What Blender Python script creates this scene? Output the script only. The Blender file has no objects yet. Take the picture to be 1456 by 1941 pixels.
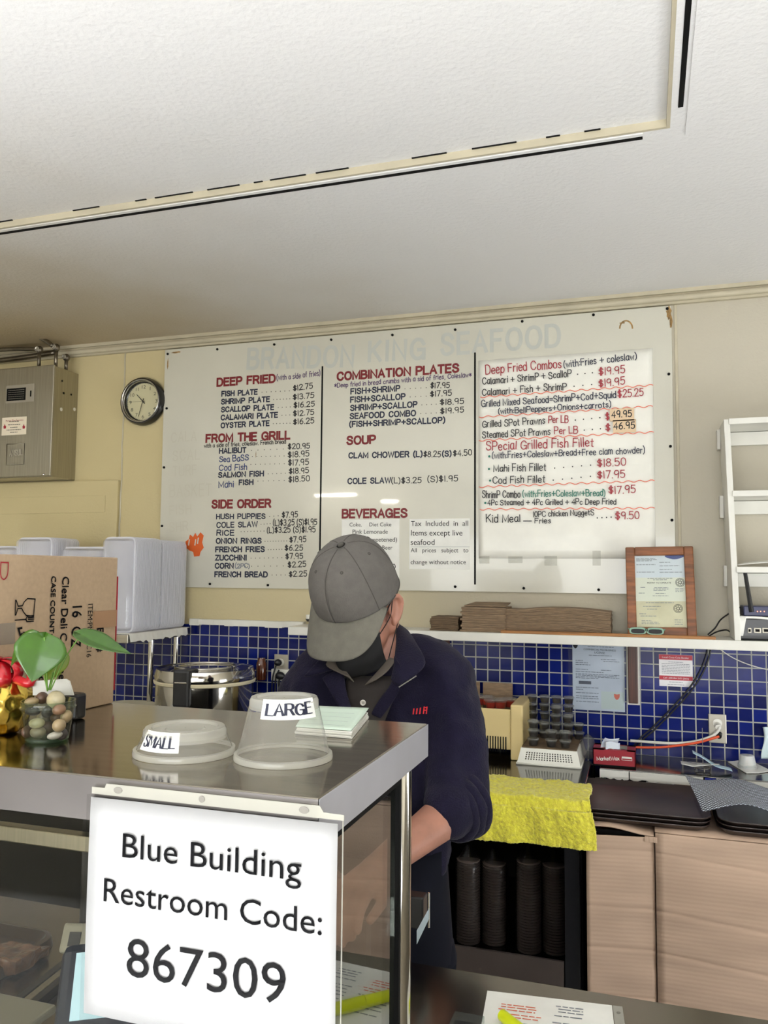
import bpy, bmesh, math, random
from mathutils import Vector, Matrix, noise
random.seed(7)
S = bpy.context.scene
COL = S.collection
PI = math.pi
V = Vector

# ------------------------------------------------------------------ camera
FPX = 1533.0
YAW, PITCH, ROLL = (math.radians(a) for a in (17.9, 4.2, 0.466))
EYE = V((0, 0, 1.63))
_f = V((-math.sin(YAW) * math.cos(PITCH), math.cos(YAW) * math.cos(PITCH), math.sin(PITCH)))
_r = V((math.cos(YAW), math.sin(YAW), 0))
_u = _r.cross(_f)
CR = _r * math.cos(ROLL) + _u * math.sin(ROLL)      # image right
CU = -_r * math.sin(ROLL) + _u * math.cos(ROLL)     # image up
CF = _f                                             # view direction
cam = bpy.data.cameras.new('camera')
cam.sensor_fit = 'VERTICAL'; cam.sensor_height = 36; cam.lens = FPX / 1941 * 36
cam.clip_start = 0.02
co = bpy.data.objects.new('camera', cam); COL.objects.link(co)
co.matrix_world = Matrix(((CR.x, CU.x, -CF.x, EYE.x), (CR.y, CU.y, -CF.y, EYE.y), (CR.z, CU.z, -CF.z, EYE.z), (0, 0, 0, 1)))
S.camera = co

# ------------------------------------------------------------------ world and light
S.view_settings.view_transform = 'Standard'
S.view_settings.look = 'None'
S.view_settings.gamma = 1
S.view_settings.use_curve_mapping = False
S.view_settings.exposure = 1.0
S.cycles.transparent_max_bounces = 48
w = bpy.data.worlds.new('world'); S.world = w; w.use_nodes = True
bg = w.node_tree.nodes['Background']
sky = w.node_tree.nodes.new('ShaderNodeTexSky'); sky.sky_type = 'HOSEK_WILKIE'; sky.turbidity = 4
sky.sun_direction = (-0.3, -0.5, 0.8)
w.node_tree.links.new(sky.outputs[0], bg.inputs[0]); bg.inputs[1].default_value = 0.6

def area(name, loc, look, sx, sy, power, col, spread=180):
    l = bpy.data.lights.new(name, 'AREA'); l.shape = 'RECTANGLE'; l.size = sx; l.size_y = sy
    l.energy = power; l.color = col; l.spread = math.radians(spread)
    o = bpy.data.objects.new(name, l); COL.objects.link(o); o.location = loc
    o.rotation_euler = (V(look) - V(loc)).to_track_quat('-Z', 'Y').to_euler()
    return o
# daylight through the shop windows behind and to the right of the camera
area('daylight_front_window', (-0.5, -3.66, 1.5), (-0.4, 3, 0.9), 4.4, 1.15, 72, (0.97, 0.99, 1.0))
sl_ = bpy.data.lights.new('sun', 'SUN'); sl_.energy = 40; sl_.angle = math.radians(1.0); sl_.color = (0.97, 0.985, 1.0)
so_ = bpy.data.objects.new('sun', sl_); COL.objects.link(so_); so_.rotation_euler = V((0.06, 0.886, -0.465)).to_track_quat('-Z', 'Y').to_euler()
area('daylight_side_window', (2.34, 1.6, 0.72), (0.2, 3.0, 1.25), 1.1, 0.95, 14, (0.95, 0.98, 1.0), 150)

# ------------------------------------------------------------------ pixel rays: a point of the photograph on a known plane
def ray(px, py): return CR * ((px - 728) / FPX) - CU * ((py - 970.5) / FPX) + CF
def PY(px, py, y): r = ray(px, py); return EYE + r * (y / r.y)
def PX(px, py, x): r = ray(px, py); return EYE + r * (x / r.x)
def PZ(px, py, z): r = ray(px, py); return EYE + r * ((z - EYE.z) / r.z)
def PD(px, py, d): return EYE + ray(px, py) * d

# ------------------------------------------------------------------ materials
def lin(c):
    return tuple(((x / 255) / 12.92 if x / 255 <= 0.04045 else (((x / 255) + 0.055) / 1.055) ** 2.4) for x in c) + (1,)
MATS = {}
def mat(name, rgb, rough=0.6, metal=0.0, var=0.0, vscale=8, vstretch=(1, 1, 1), bump=0.0, bscale=60, bstretch=(1, 1, 1), coat=0.0, spec=0.5, sheen=0.0, rvar=0.0, emit=0, trans=0, rgb2=None, detail=3):
    if name in MATS: return MATS[name]
    m = bpy.data.materials.new(name); m.use_nodes = True; MATS[name] = m
    nt = m.node_tree; b = nt.nodes['Principled BSDF']
    b.inputs['Base Color'].default_value = lin(rgb)
    b.inputs['Roughness'].default_value = rough; b.inputs['Metallic'].default_value = metal
    b.inputs['Specular IOR Level'].default_value = spec
    if coat: b.inputs['Coat Weight'].default_value = coat; b.inputs['Coat Roughness'].default_value = 0.03
    if sheen: b.inputs['Sheen Weight'].default_value = sheen; b.inputs['Sheen Roughness'].default_value = 0.5
    if emit: b.inputs['Emission Color'].default_value = lin(rgb); b.inputs['Emission Strength'].default_value = emit
    if trans: b.inputs['Subsurface Weight'].default_value = trans; b.inputs['Subsurface Radius'].default_value = (0.01, 0.006, 0.004)
    tc = nt.nodes.new('ShaderNodeTexCoord')
    def nz(scale, st, det):
        mp = nt.nodes.new('ShaderNodeMapping'); mp.inputs['Scale'].default_value = st
        n = nt.nodes.new('ShaderNodeTexNoise'); n.inputs['Scale'].default_value = scale; n.inputs['Detail'].default_value = det
        nt.links.new(tc.outputs['Object'], mp.inputs[0]); nt.links.new(mp.outputs[0], n.inputs['Vector']); return n
    if var or rgb2:
        n = nz(vscale, vstretch, detail)
        cr = nt.nodes.new('ShaderNodeValToRGB')
        a = lin(tuple(max(0, x * (1 - var)) for x in rgb)); c2 = lin(rgb2) if rgb2 else lin(tuple(min(255, x * (1 + var * .6)) for x in rgb))
        cr.color_ramp.elements[0].position = .3; cr.color_ramp.elements[1].position = .7
        cr.color_ramp.elements[0].color = a; cr.color_ramp.elements[1].color = c2
        nt.links.new(n.outputs[0], cr.inputs[0]); nt.links.new(cr.outputs[0], b.inputs['Base Color'])
        if rvar:
            mr = nt.nodes.new('ShaderNodeMapRange'); mr.inputs['To Min'].default_value = rough - rvar; mr.inputs['To Max'].default_value = rough + rvar
            nt.links.new(n.outputs[0], mr.inputs[0]); nt.links.new(mr.outputs[0], b.inputs['Roughness'])
    if bump:
        n = nz(bscale, bstretch, detail)
        bp = nt.nodes.new('ShaderNodeBump'); bp.inputs['Strength'].default_value = bump; bp.inputs['Distance'].default_value = 0.004
        nt.links.new(n.outputs[0], bp.inputs['Height']); nt.links.new(bp.outputs[0], b.inputs['Normal'])
    return m
def clear(name, tint=(250, 252, 250), refl=0.9, rough=0.04, haze=0.0, hazecol=(235, 235, 230), ior=1.45, tl_=.5):
    """thin clear sheet: transparent, Fresnel-reflecting, with an optional milky share"""
    if name in MATS: return MATS[name]
    m = bpy.data.materials.new(name); m.use_nodes = True; MATS[name] = m
    nt = m.node_tree; nt.nodes.clear(); N = nt.nodes.new; L = nt.links.new
    out = N('ShaderNodeOutputMaterial'); t = N('ShaderNodeBsdfTransparent'); t.inputs[0].default_value = lin(tint)
    g = N('ShaderNodeBsdfGlossy'); g.inputs['Roughness'].default_value = rough
    fr = N('ShaderNodeFresnel'); ge = N('ShaderNodeNewGeometry'); mr = N('ShaderNodeMapRange')   # same reflectance on both faces of the sheet
    mr.inputs['To Min'].default_value = ior; mr.inputs['To Max'].default_value = 1 / ior; L(ge.outputs['Backfacing'], mr.inputs[0]); L(mr.outputs[0], fr.inputs[0])
    mu = N('ShaderNodeMath'); mu.operation = 'MULTIPLY'; mu.inputs[1].default_value = refl; L(fr.outputs[0], mu.inputs[0])
    mx = N('ShaderNodeMixShader'); L(mu.outputs[0], mx.inputs[0])
    base = t.outputs[0]
    if haze:
        d = N('ShaderNodeBsdfDiffuse'); d.inputs[0].default_value = lin(hazecol)
        tl = N('ShaderNodeBsdfTranslucent'); tl.inputs[0].default_value = lin(hazecol)
        m0 = N('ShaderNodeMixShader'); m0.inputs[0].default_value = tl_; L(d.outputs[0], m0.inputs[1]); L(tl.outputs[0], m0.inputs[2])
        m1 = N('ShaderNodeMixShader'); m1.inputs[0].default_value = haze; L(base, m1.inputs[1]); L(m0.outputs[0], m1.inputs[2]); base = m1.outputs[0]
    L(base, mx.inputs[1]); L(g.outputs[0], mx.inputs[2]); L(mx.outputs[0], out.inputs[0])
    return m

# ------------------------------------------------------------------ mesh building
class MB:
    def __init__(s): s.v = []; s.f = []
    def add(s, vs, fs):
        o = len(s.v); s.v += [tuple(p) for p in vs]; s.f += [tuple(i + o for i in f) for f in fs]; return s
    def box(s, x0, x1, y0, y1, z0, z1, M=None):
        vs = [V((x, y, z)) for x in (x0, x1) for y in (y0, y1) for z in (z0, z1)]
        if M is not None: vs = [M @ p for p in vs]
        return s.add(vs, [(0, 1, 3, 2), (4, 6, 7, 5), (0, 4, 5, 1), (2, 3, 7, 6), (0, 2, 6, 4), (1, 5, 7, 3)])
    def rings(s, rings, cap=True, closed=True):
        n = len(rings[0]); o = len(s.v)
        for r in rings: s.v += [tuple(p) for p in r]
        for i in range(len(rings) - 1):
            for j in range(n if closed else n - 1):
                k = (j + 1) % n
                s.f.append((o + i * n + j, o + i * n + k, o + (i + 1) * n + k, o + (i + 1) * n + j))
        if cap and closed:
            s.f.append(tuple(o + j for j in reversed(range(n)))); s.f.append(tuple(o + (len(rings) - 1) * n + j for j in range(n)))
        return s
    def tube(s, pts, r, n=10, cap=True):
        pts = [V(p) for p in pts]; m = len(pts); rr = r if isinstance(r, (list, tuple)) else [r] * m
        rings = []; up = None
        for i in range(m):
            t = (pts[min(i + 1, m - 1)] - pts[max(i - 1, 0)]).normalized()
            if up is None:
                a = V((0, 0, 1)) if abs(t.z) < .9 else V((1, 0, 0)); up = (a - t * a.dot(t)).normalized()
            else: up = (up - t * up.dot(t)).normalized()
            b = t.cross(up)
            rings.append([pts[i] + (up * math.cos(2 * PI * k / n) + b * math.sin(2 * PI * k / n)) * rr[i] for k in range(n)])
        return s.rings(rings, cap)
    def lathe(s, prof, c, n=32, cap=True, M=None):
        c = V(c)
        R = [[V((r * math.cos(2 * PI * k / n), r * math.sin(2 * PI * k / n), z)) for k in range(n)] for r, z in prof]
        return s.rings([[(M @ p if M is not None else p) + c for p in r] for r in R], cap)
    def ball(s, c, r, n=16, M=None):
        c = V(c); r = r if isinstance(r, (tuple, list)) else (r, r, r)
        h = n // 2; rings = []
        for i in range(h + 1):
            a = -PI / 2 + PI * i / h
            a = max(-PI / 2 + .03, min(PI / 2 - .03, a))
            ring = []
            for k in range(n):
                p = V((math.cos(a) * math.cos(2 * PI * k / n) * r[0], math.cos(a) * math.sin(2 * PI * k / n) * r[1], math.sin(a) * r[2]))
                ring.append((M @ p if M is not None else p) + c)
            rings.append(ring)
        return s.rings(rings)
    def grid(s, fn, nu, nv):
        o = len(s.v)
        for i in range(nu + 1):
            for j in range(nv + 1): s.v.append(tuple(fn(i / nu, j / nv)))
        for i in range(nu):
            for j in range(nv):
                a = o + i * (nv + 1) + j
                s.f.append((a, a + nv + 1, a + nv + 2, a + 1))
        return s
    def quad(s, a, b, c, d): return s.add([a, b, c, d], [(0, 1, 2, 3)])
    def prism(s, poly, d):
        """extrude a planar polygon (list of points) by vector d"""
        n = len(poly); d = V(d); a = [V(p) for p in poly]
        return s.add(a + [p + d for p in a], [tuple(reversed(range(n))), tuple(range(n, 2 * n))] + [(i, (i + 1) % n, n + (i + 1) % n, n + i) for i in range(n)])
    def ribbon(s, pts, w, u, v, disc=True):
        """flat mitred stroke of width w along points lying in the plane (u, v)"""
        s.k = (getattr(s, 'k', 0) + 1) % 12; e = u.cross(v) * (3e-5 * s.k)
        P = []
        for p in pts:
            if not P or (p - P[-1]).length > w * .12: P.append(V(p))
        if len(P) < 2:
            P = [V(pts[0]) - u * w * .3, V(pts[0]) + u * w * .3]
        D = [(P[i + 1] - P[i]).normalized() for i in range(len(P) - 1)]
        closed = len(P) > 5 and (P[0] - P[-1]).length < w * .6
        if disc and not closed: P[0] = P[0] - D[0] * w * .4; P[-1] = P[-1] + D[-1] * w * .4
        nr = [u * (-d.dot(v)) + v * d.dot(u) for d in D]; o = len(s.v)
        for i, p in enumerate(P):
            n0 = nr[max(i - 1, 0)]; n1 = nr[min(i, len(nr) - 1)]; m = n0 + n1
            if closed and i in (0, len(P) - 1): m = nr[0] + nr[-1]
            m = m.normalized() if m.length > .2 else n1
            k = min(1.8, 1 / max(.3, m.dot(n1)))
            s.v += [tuple(p + e - m * w / 2 * k), tuple(p + e + m * w / 2 * k)]
        for i in range(len(P) - 1): s.f.append((o + 2 * i, o + 2 * i + 2, o + 2 * i + 3, o + 2 * i + 1))
        return s
    def build(s, name, m, parent=None, smooth=False, bevel=0, seg=2, solid=0, sub=0, weld=False):
        me = bpy.data.meshes.new(name); me.from_pydata(s.v, [], s.f); me.update()
        o = bpy.data.objects.new(name, me); COL.objects.link(o)
        if m: me.materials.append(m)
        bm = bmesh.new(); bm.from_mesh(me)
        if weld: bmesh.ops.remove_doubles(bm, verts=bm.verts, dist=1e-5)
        bmesh.ops.recalc_face_normals(bm, faces=bm.faces)
        bm.to_mesh(me); bm.free()
        if smooth:
            for p in me.polygons: p.use_smooth = True
            if smooth == 'auto':
                me.set_sharp_from_angle(angle=math.radians(38))
        if solid: md = o.modifiers.new('s', 'SOLIDIFY'); md.thickness = solid; md.offset = 0
        if bevel: md = o.modifiers.new('b', 'BEVEL'); md.width = bevel; md.segments = seg; md.limit_method = 'ANGLE'
        if sub: md = o.modifiers.new('u', 'SUBSURF'); md.levels = sub; md.render_levels = sub
        if parent: attach(o, parent)
        return o
def attach(o, parent):
    o.parent = parent
    if parent.parent is None: o.matrix_parent_inverse = Matrix.Translation(-parent.location)
    else: o.matrix_parent_inverse = Matrix.Identity(4)   # a part sits at the origin of the world
def tag(o, label, cat, group=None, kind=None):
    o['label'] = label; o['category'] = cat
    if group: o['group'] = group
    if kind: o['kind'] = kind
    return o
def thing(name, label, cat, loc=(0, 0, 0), group=None):
    o = bpy.data.objects.new(name, None); COL.objects.link(o); o.location = loc; o.empty_display_size = .05
    return tag(o, label, cat, group)
def struct(o): o['kind'] = 'structure'; return o
def BOX(name, m, x0, x1, y0, y1, z0, z1, parent=None, bevel=0, M=None):
    return MB().box(x0, x1, y0, y1, z0, z1, M).build(name, m, parent, bevel=bevel)
def dup(o, delta, parent=None, rot=None):
    """copy a thing with its parts and sub-parts, moved by delta (only the root moves)"""
    c = o.copy(); COL.objects.link(c)
    if parent: c.parent = parent; c.matrix_parent_inverse = o.matrix_parent_inverse.copy()
    else: c.location = o.location + V(delta)
    if rot is not None and not parent: c.rotation_euler = rot
    for ch in list(o.children): dup(ch, None, c)
    return c
def crom(P, n=8):
    P = [V(p) for p in P]; out = []
    for i in range(len(P) - 1):
        p0, p1, p2, p3 = P[max(i - 1, 0)], P[i], P[i + 1], P[min(i + 2, len(P) - 1)]
        for k in range(n):
            t = k / n
            out.append(.5 * ((2 * p1) + (p2 - p0) * t + (2 * p0 - 5 * p1 + 4 * p2 - p3) * t * t + (3 * p1 - p0 - 3 * p2 + p3) * t ** 3))
    return out + [P[-1]]

# ------------------------------------------------------------------ lettering
# marker strokes: per character a width and strokes; '~' marks a smooth stroke
G = {}
for line in '''A .66|0,0 .33,1 .66,0|.12,.34 .54,.34
B .6|0,0 0,1|~0,1 .38,1 .54,.88 .52,.65 .36,.53 0,.53|~0,.53 .4,.53 .6,.4 .58,.15 .4,0 0,0
C .66|~.64,.76 .5,.97 .25,.99 .04,.78 0,.5 .04,.22 .25,.01 .5,.03 .65,.26
D .64|0,0 0,1|~0,1 .34,1 .56,.85 .64,.5 .56,.15 .34,0 0,0
E .54|.54,0 0,0 0,1 .54,1|0,.53 .48,.53
F .52|0,0 0,1 .52,1|0,.52 .44,.52
G .7|~.66,.76 .5,.97 .25,.99 .04,.78 0,.5 .04,.22 .25,.01 .5,.04 .68,.2|.68,.0 .68,.46 .38,.46
H .62|0,0 0,1|.62,0 .62,1|0,.53 .62,.53
I .06|.03,0 .03,1
J .46|~.44,1 .44,.3 .4,.06 .22,0 .05,.06 0,.3
K .62|0,0 0,1|.58,1 0,.4|.2,.58 .62,0
L .5|0,1 0,0 .5,0
M .76|0,0 0,1 .38,.15 .76,1 .76,0
N .64|0,0 0,1 .64,0 .64,1
O .72|~.36,1 .12,.9 0,.5 .12,.1 .36,0 .6,.1 .72,.5 .6,.9 .36,1
P .58|0,0 0,1|~0,1 .38,1 .56,.88 .56,.6 .38,.46 0,.46
Q .72|~.36,1 .12,.9 0,.5 .12,.1 .36,0 .6,.1 .72,.5 .6,.9 .36,1|.45,.25 .72,-.05
R .62|0,0 0,1|~0,1 .4,1 .57,.88 .57,.62 .4,.5 0,.5|.36,.5 .62,0
S .6|~.57,.78 .47,.95 .3,1 .1,.95 .03,.74 .14,.6 .44,.47 .58,.3 .54,.1 .32,0 .1,.05 0,.24
T .6|.3,0 .3,1|0,1 .6,1
U .62|~0,1 0,.3 .08,.06 .31,0 .54,.06 .62,.3 .62,1
V .64|0,1 .32,0 .64,1
W .94|0,1 .23,0 .47,.95 .71,0 .94,1
X .62|0,0 .6,1|0,1 .62,0
Y .62|0,1 .31,.45 .62,1|.31,.45 .31,0
Z .56|0,1 .56,1 0,0 .58,0
a .46|~.42,.62 .2,.66 .02,.45 .02,.15 .16,0 .34,.06 .42,.3|.43,.66 .43,.1 .48,0
b .46|0,1 0,0|~0,.35 .1,.6 .28,.65 .44,.48 .44,.18 .28,0 .1,.04 0,.25
c .42|~.4,.52 .26,.65 .06,.56 0,.32 .06,.08 .24,0 .42,.12
d .46|.44,1 .44,0|~.44,.35 .34,.6 .16,.65 0,.48 0,.18 .16,0 .34,.04 .44,.25
e .44|~.02,.34 .42,.36 .38,.58 .22,.66 .04,.52 0,.28 .1,.04 .28,0 .43,.1
f .32|~.34,.94 .22,1.02 .12,.9 .12,.0|0,.6 .3,.6
g .46|~.42,.6 .2,.66 .02,.45 .04,.15 .2,.04 .36,.1 .42,.35|~.43,.66 .43,-.1 .32,-.3 .1,-.28 .02,-.18
h .42|0,0 0,1|~0,.42 .14,.62 .3,.63 .4,.48 .4,0
i .06|.03,0 .03,.64|.03,.86 .03,.9
k .4|0,0 0,1|.36,.64 0,.26|.12,.38 .4,0
l .06|.03,0 .03,1
m .66|0,0 0,.64|~0,.42 .1,.62 .24,.62 .32,.48 .32,0|~.32,.42 .44,.62 .56,.62 .64,.48 .64,0
n .42|0,0 0,.64|~0,.42 .14,.62 .3,.63 .4,.48 .4,0
o .46|~.23,.65 .05,.55 0,.32 .05,.08 .23,0 .41,.08 .46,.32 .41,.55 .23,.65
p .44|0,.64 0,-.3|~0,.35 .1,.6 .28,.65 .44,.48 .44,.18 .28,0 .1,.04 0,.25
q .46|.44,.64 .44,-.3|~.44,.35 .34,.6 .16,.65 0,.48 0,.18 .16,0 .34,.04 .44,.25
r .28|0,0 0,.64|~0,.4 .1,.6 .28,.62
s .38|~.36,.54 .2,.66 .03,.54 .1,.4 .3,.27 .36,.12 .2,0 0,.1
t .32|.14,.92 .14,.06 .28,.0|0,.64 .3,.64
u .42|~0,.64 0,.2 .1,.02 .26,.02 .4,.22|.41,.64 .41,0
v .42|0,.64 .2,0 .42,.64
w .6|0,.64 .14,.02 .3,.55 .46,.02 .6,.64
x .4|0,0 .4,.64|0,.64 .4,0
y .42|0,.64 .2,.05|.42,.64 .12,-.3
z .4|0,.64 .4,.64 0,0 .4,0
0 .54|~.27,1 .08,.9 0,.5 .08,.1 .27,0 .46,.1 .54,.5 .46,.9 .27,1
1 .1|.05,0 .05,1
2 .54|~.02,.76 .1,.95 .3,1 .5,.88 .48,.62 .0,0|0,0 .56,0
3 .52|~.02,.9 .22,1 .44,.93 .46,.7 .36,.56 .2,.53|~.2,.53 .42,.5 .52,.32 .46,.08 .24,0 0,.1
4 .56|.42,0 .42,1 0,.32 .56,.32
5 .52|.5,1 .08,1 .04,.56|~.04,.56 .24,.64 .46,.55 .52,.3 .42,.06 .2,0 0,.1
6 .52|~.44,.96 .2,.8 .03,.45 .04,.14 .24,0 .45,.08 .52,.3 .42,.52 .24,.56 .05,.38
7 .5|0,1 .5,1 .16,0
8 .52|~.26,.54 .08,.64 .04,.84 .26,1 .48,.84 .44,.64 .26,.54 .04,.42 0,.18 .26,0 .52,.18 .48,.42 .26,.54
9 .52|~.48,.62 .28,.44 .08,.5 0,.72 .1,.95 .3,1 .47,.88 .49,.6 .44,.0
$ .56|~.54,.76 .28,.88 .04,.74 .14,.56 .44,.44 .54,.26 .3,.12 0,.24|.22,-.04 .22,1.04|.36,-.04 .36,1.04
+ .6|.3,.12 .3,.82|0,.47 .6,.47
= .5|0,.34 .5,.34|0,.58 .5,.58
( .2|~.2,1.1 .04,.8 0,.45 .04,.1 .2,-.15
) .2|~0,1.1 .16,.8 .2,.45 .16,.1 0,-.15
, .1|.08,.04 .02,-.16
. .08|.02,.0 .06,.02
: .08|.04,.06 .04,.1|.04,.52 .04,.56
- .34|0,.42 .34,.42
* .5|.25,.15 .25,.85|0,.3 .5,.7|0,.7 .5,.3
# .6|.1,0 .25,1|.4,0 .55,1|0,.32 .6,.32|0,.68 .62,.68'''.split('\n'):
    k = line[0]; rest = line[2:].split('|')
    st = []
    for q in rest[1:]:
        sm = q.startswith('~'); p = [tuple(float(a) for a in t.split(',')) for t in q.lstrip('~').split()]
        if sm: p = [(t.x, t.y) for t in crom([V((a, b, 0)) for a, b in p], 3)]
        st.append(p)
    G[k] = (float(rest[0]), st)
def marker(mb, text, P0, P1, n, h, wt, jit=0.0, gap=.2, sp=.42):
    """write text from P0 to P1 on the plane with outward normal n, capital height h, stroke width wt"""
    P0, P1, n = V(P0), V(P1), V(n); u = (P1 - P0).normalized(); v = n.cross(u).normalized()
    W = sum((sp if c == ' ' else G[c][0] + gap) for c in text) - gap
    sx = (P1 - P0).length / W; x = 0
    for c in text:
        if c == ' ': x += sp; continue
        wd, st = G[c]; a = random.uniform(-jit, jit); k = 1 + random.uniform(-jit, jit) * .8; dy = random.uniform(-jit, jit) * .6
        for q in st:
            pts = []
            for px, py in q:
                qx, qy = px + a * py * .5, py * k + dy
                pts.append(P0 + u * ((x + qx) * sx) + v * (qy * h))
            mb.ribbon(pts, wt, u, v)
        x += wd + gap
    return mb
def typed(mb, text, P0, P1, n, h=None):
    """printed text in the built-in face, fitted between P0 and P1"""
    P0, P1, n = V(P0), V(P1), V(n); u = (P1 - P0).normalized(); v = n.cross(u).normalized()
    c = bpy.data.curves.new('text', 'FONT'); c.body = text; c.size = 1; c.resolution_u = 3
    o = bpy.data.objects.new('text', c); COL.objects.link(o)
    me = bpy.data.meshes.new_from_object(o.evaluated_get(bpy.context.evaluated_depsgraph_get()))
    xs = [p.co.x for p in me.vertices]; x0, x1 = min(xs), max(xs)
    k = (P1 - P0).length / (x1 - x0); ky = h / .69 if h else k
    mb.add([P0 + u * ((p.co.x - x0) * k) + v * (p.co.y * ky) for p in me.vertices], [tuple(p.vertices) for p in me.polygons])
    bpy.data.objects.remove(o); bpy.data.curves.remove(c); bpy.data.meshes.remove(me)
    return mb
def greek(mb, O, u, v, lines, w):
    """rows of fine print too small to read: lines = (x0, x1, y) in the frame (u, v)"""
    for x0, x1, y in lines:
        x = x0
        while x < x1:
            l = random.uniform(.03, .1) * (1 if x1 - x0 < 2 else 1)
            e = min(x1, x + l); mb.quad(O + u * x + v * y, O + u * e + v * y, O + u * e + v * (y + w), O + u * x + v * (y + w))
            x = e + .012
    return mb

# ================================================================== THE SETTING
WY = 3.4; CEIL = 2.77
m_wall = mat('wall_paint', (205, 195, 165), .55, var=.035, vscale=2.5, bump=.35, bscale=90, detail=6)
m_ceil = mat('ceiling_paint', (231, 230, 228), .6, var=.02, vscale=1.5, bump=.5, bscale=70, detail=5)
def grease_and_shade(m, c0, rad, far_tone, near_tone):
    """paint yellowed by cooking grease at the back left, shade mixed in; patchy outward edge"""
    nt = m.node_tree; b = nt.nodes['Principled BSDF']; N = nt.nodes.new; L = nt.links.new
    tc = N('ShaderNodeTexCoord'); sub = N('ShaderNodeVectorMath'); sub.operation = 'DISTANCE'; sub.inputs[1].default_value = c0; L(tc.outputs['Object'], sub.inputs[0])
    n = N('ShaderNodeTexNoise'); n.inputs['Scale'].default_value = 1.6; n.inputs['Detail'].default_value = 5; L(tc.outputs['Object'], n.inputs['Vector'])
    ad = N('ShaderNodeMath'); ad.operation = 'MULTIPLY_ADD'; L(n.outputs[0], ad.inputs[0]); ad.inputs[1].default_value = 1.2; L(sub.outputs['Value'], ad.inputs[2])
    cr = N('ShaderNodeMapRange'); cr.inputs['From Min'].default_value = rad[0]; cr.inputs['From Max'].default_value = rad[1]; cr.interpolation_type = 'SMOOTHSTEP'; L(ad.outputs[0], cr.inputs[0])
    mx = N('ShaderNodeMix'); mx.data_type = 'RGBA'; L(cr.outputs[0], mx.inputs[0]); mx.inputs[6].default_value = lin(near_tone); mx.inputs[7].default_value = lin(far_tone)
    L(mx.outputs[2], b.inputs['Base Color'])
grease_and_shade(m_ceil, (-3.3, 3.6, 2.77), (.9, 3.6), (231, 230, 228), (186, 168, 132))  # corner tone holds grease yellowing and the shade of that corner
grease_and_shade(m_wall, (-2.9, 3.4, 1.9), (.9, 3.9), (190, 183, 165), (203, 188, 142))  # yellowed at left; right-hand tone darkened for the shade at upper right
m_trim = mat('trim_paint', (192, 183, 158), .5, var=.04, vscale=12, bump=.2, bscale=40)
m_black = mat('black_matte', (7, 7, 7), .7, spec=.2)
m_white = mat('white_paint', (226, 224, 215), .45, var=.04, vscale=6, bump=.15, bscale=40)
m_steel = mat('brushed_steel', (176, 172, 163), .2, 1, var=.07, vscale=3, vstretch=(1, 60, 60), rvar=.05, bump=.02, bscale=5, bstretch=(1, 80, 80))
m_steel_satin = mat('satin_steel', (172, 167, 152), .38, 1, var=.06, vscale=4, vstretch=(50, 50, 1), rvar=.05)
m_steel_dark = mat('dark_steel', (96, 94, 92), .22, 1, var=.12, vscale=3, rvar=.06)
m_chrome = mat('chrome', (205, 202, 196), .09, 1)
m_floor = mat('floor_tile', (184, 184, 184), .4, var=.15, vscale=3)

struct(BOX('floor', m_floor, -5.2, 2.5, -3.9, 3.5, -.05, 0))
# ceiling: two flat fields around a recessed access panel
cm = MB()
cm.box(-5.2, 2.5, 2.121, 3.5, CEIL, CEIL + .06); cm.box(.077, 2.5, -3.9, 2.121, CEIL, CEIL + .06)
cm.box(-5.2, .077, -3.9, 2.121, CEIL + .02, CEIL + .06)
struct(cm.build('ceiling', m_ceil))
rm = MB(); rm.box(-5.2, .077, 2.112, 2.1209, CEIL - .001, CEIL + .0199); rm.box(.068, .0769, -3.8, 2.112, CEIL - .001, CEIL + .0199)
struct(rm.build('trim_1', m_trim))
sl = MB(); sl.box(-5.2, .01, 2.142, 2.157, CEIL - .0015, CEIL + .001); sl.box(.093, .105, -3.8, 2.03, CEIL - .0015, CEIL + .001)
struct(sl.build('trim_2', m_black))
bd = MB(); bd.box(.115, .125, -3.8, 2.165, CEIL - .004, CEIL + .001); bd.box(-5.2, .01, 2.125, 2.138, CEIL - .003, CEIL + .001)
struct(bd.build('trim_3', m_ceil))
# thin dark joint where the panel meets its frame
jm = MB()
x = -2.3
while x < .05:
    l = random.uniform(.02, .16)
    if random.random() < .55: jm.box(x, x + l, 2.107, 2.1115, CEIL + .0175, CEIL + .0199)
    x += l + random.uniform(.01, .08)
struct(jm.build('trim_4', m_black))

struct(BOX('wall_back', m_wall, -5.2, 2.5, WY, WY + .1, 0, CEIL + .06))
struct(BOX('wall_left', m_wall, -5.3, -5.2, -3.9, 3.5, 0, CEIL + .06))
FY = -3.8
rw = MB(); rw.box(2.4, 2.5, -3.9, 1.0, 0, CEIL + .06); rw.box(2.4, 2.5, 2.2, 3.4, 0, CEIL + .06); rw.box(2.4, 2.5, 1.0, 2.2, 0, .2); rw.box(2.4, 2.5, 1.0, 2.2, 1.25, CEIL + .06)
struct(rw.build('wall_right', m_wall))
fw = MB(); fw.box(-5.2, -3.25, FY - .1, FY, 0, CEIL + .06); fw.box(1.85, 2.5, FY - .1, FY, 0, CEIL + .06); fw.box(-3.25, 1.85, FY - .1, FY, 0, .95); fw.box(-3.25, 1.85, FY - .1, FY, 2.15, CEIL + .06)
struct(fw.build('wall_front', m_wall))
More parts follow.
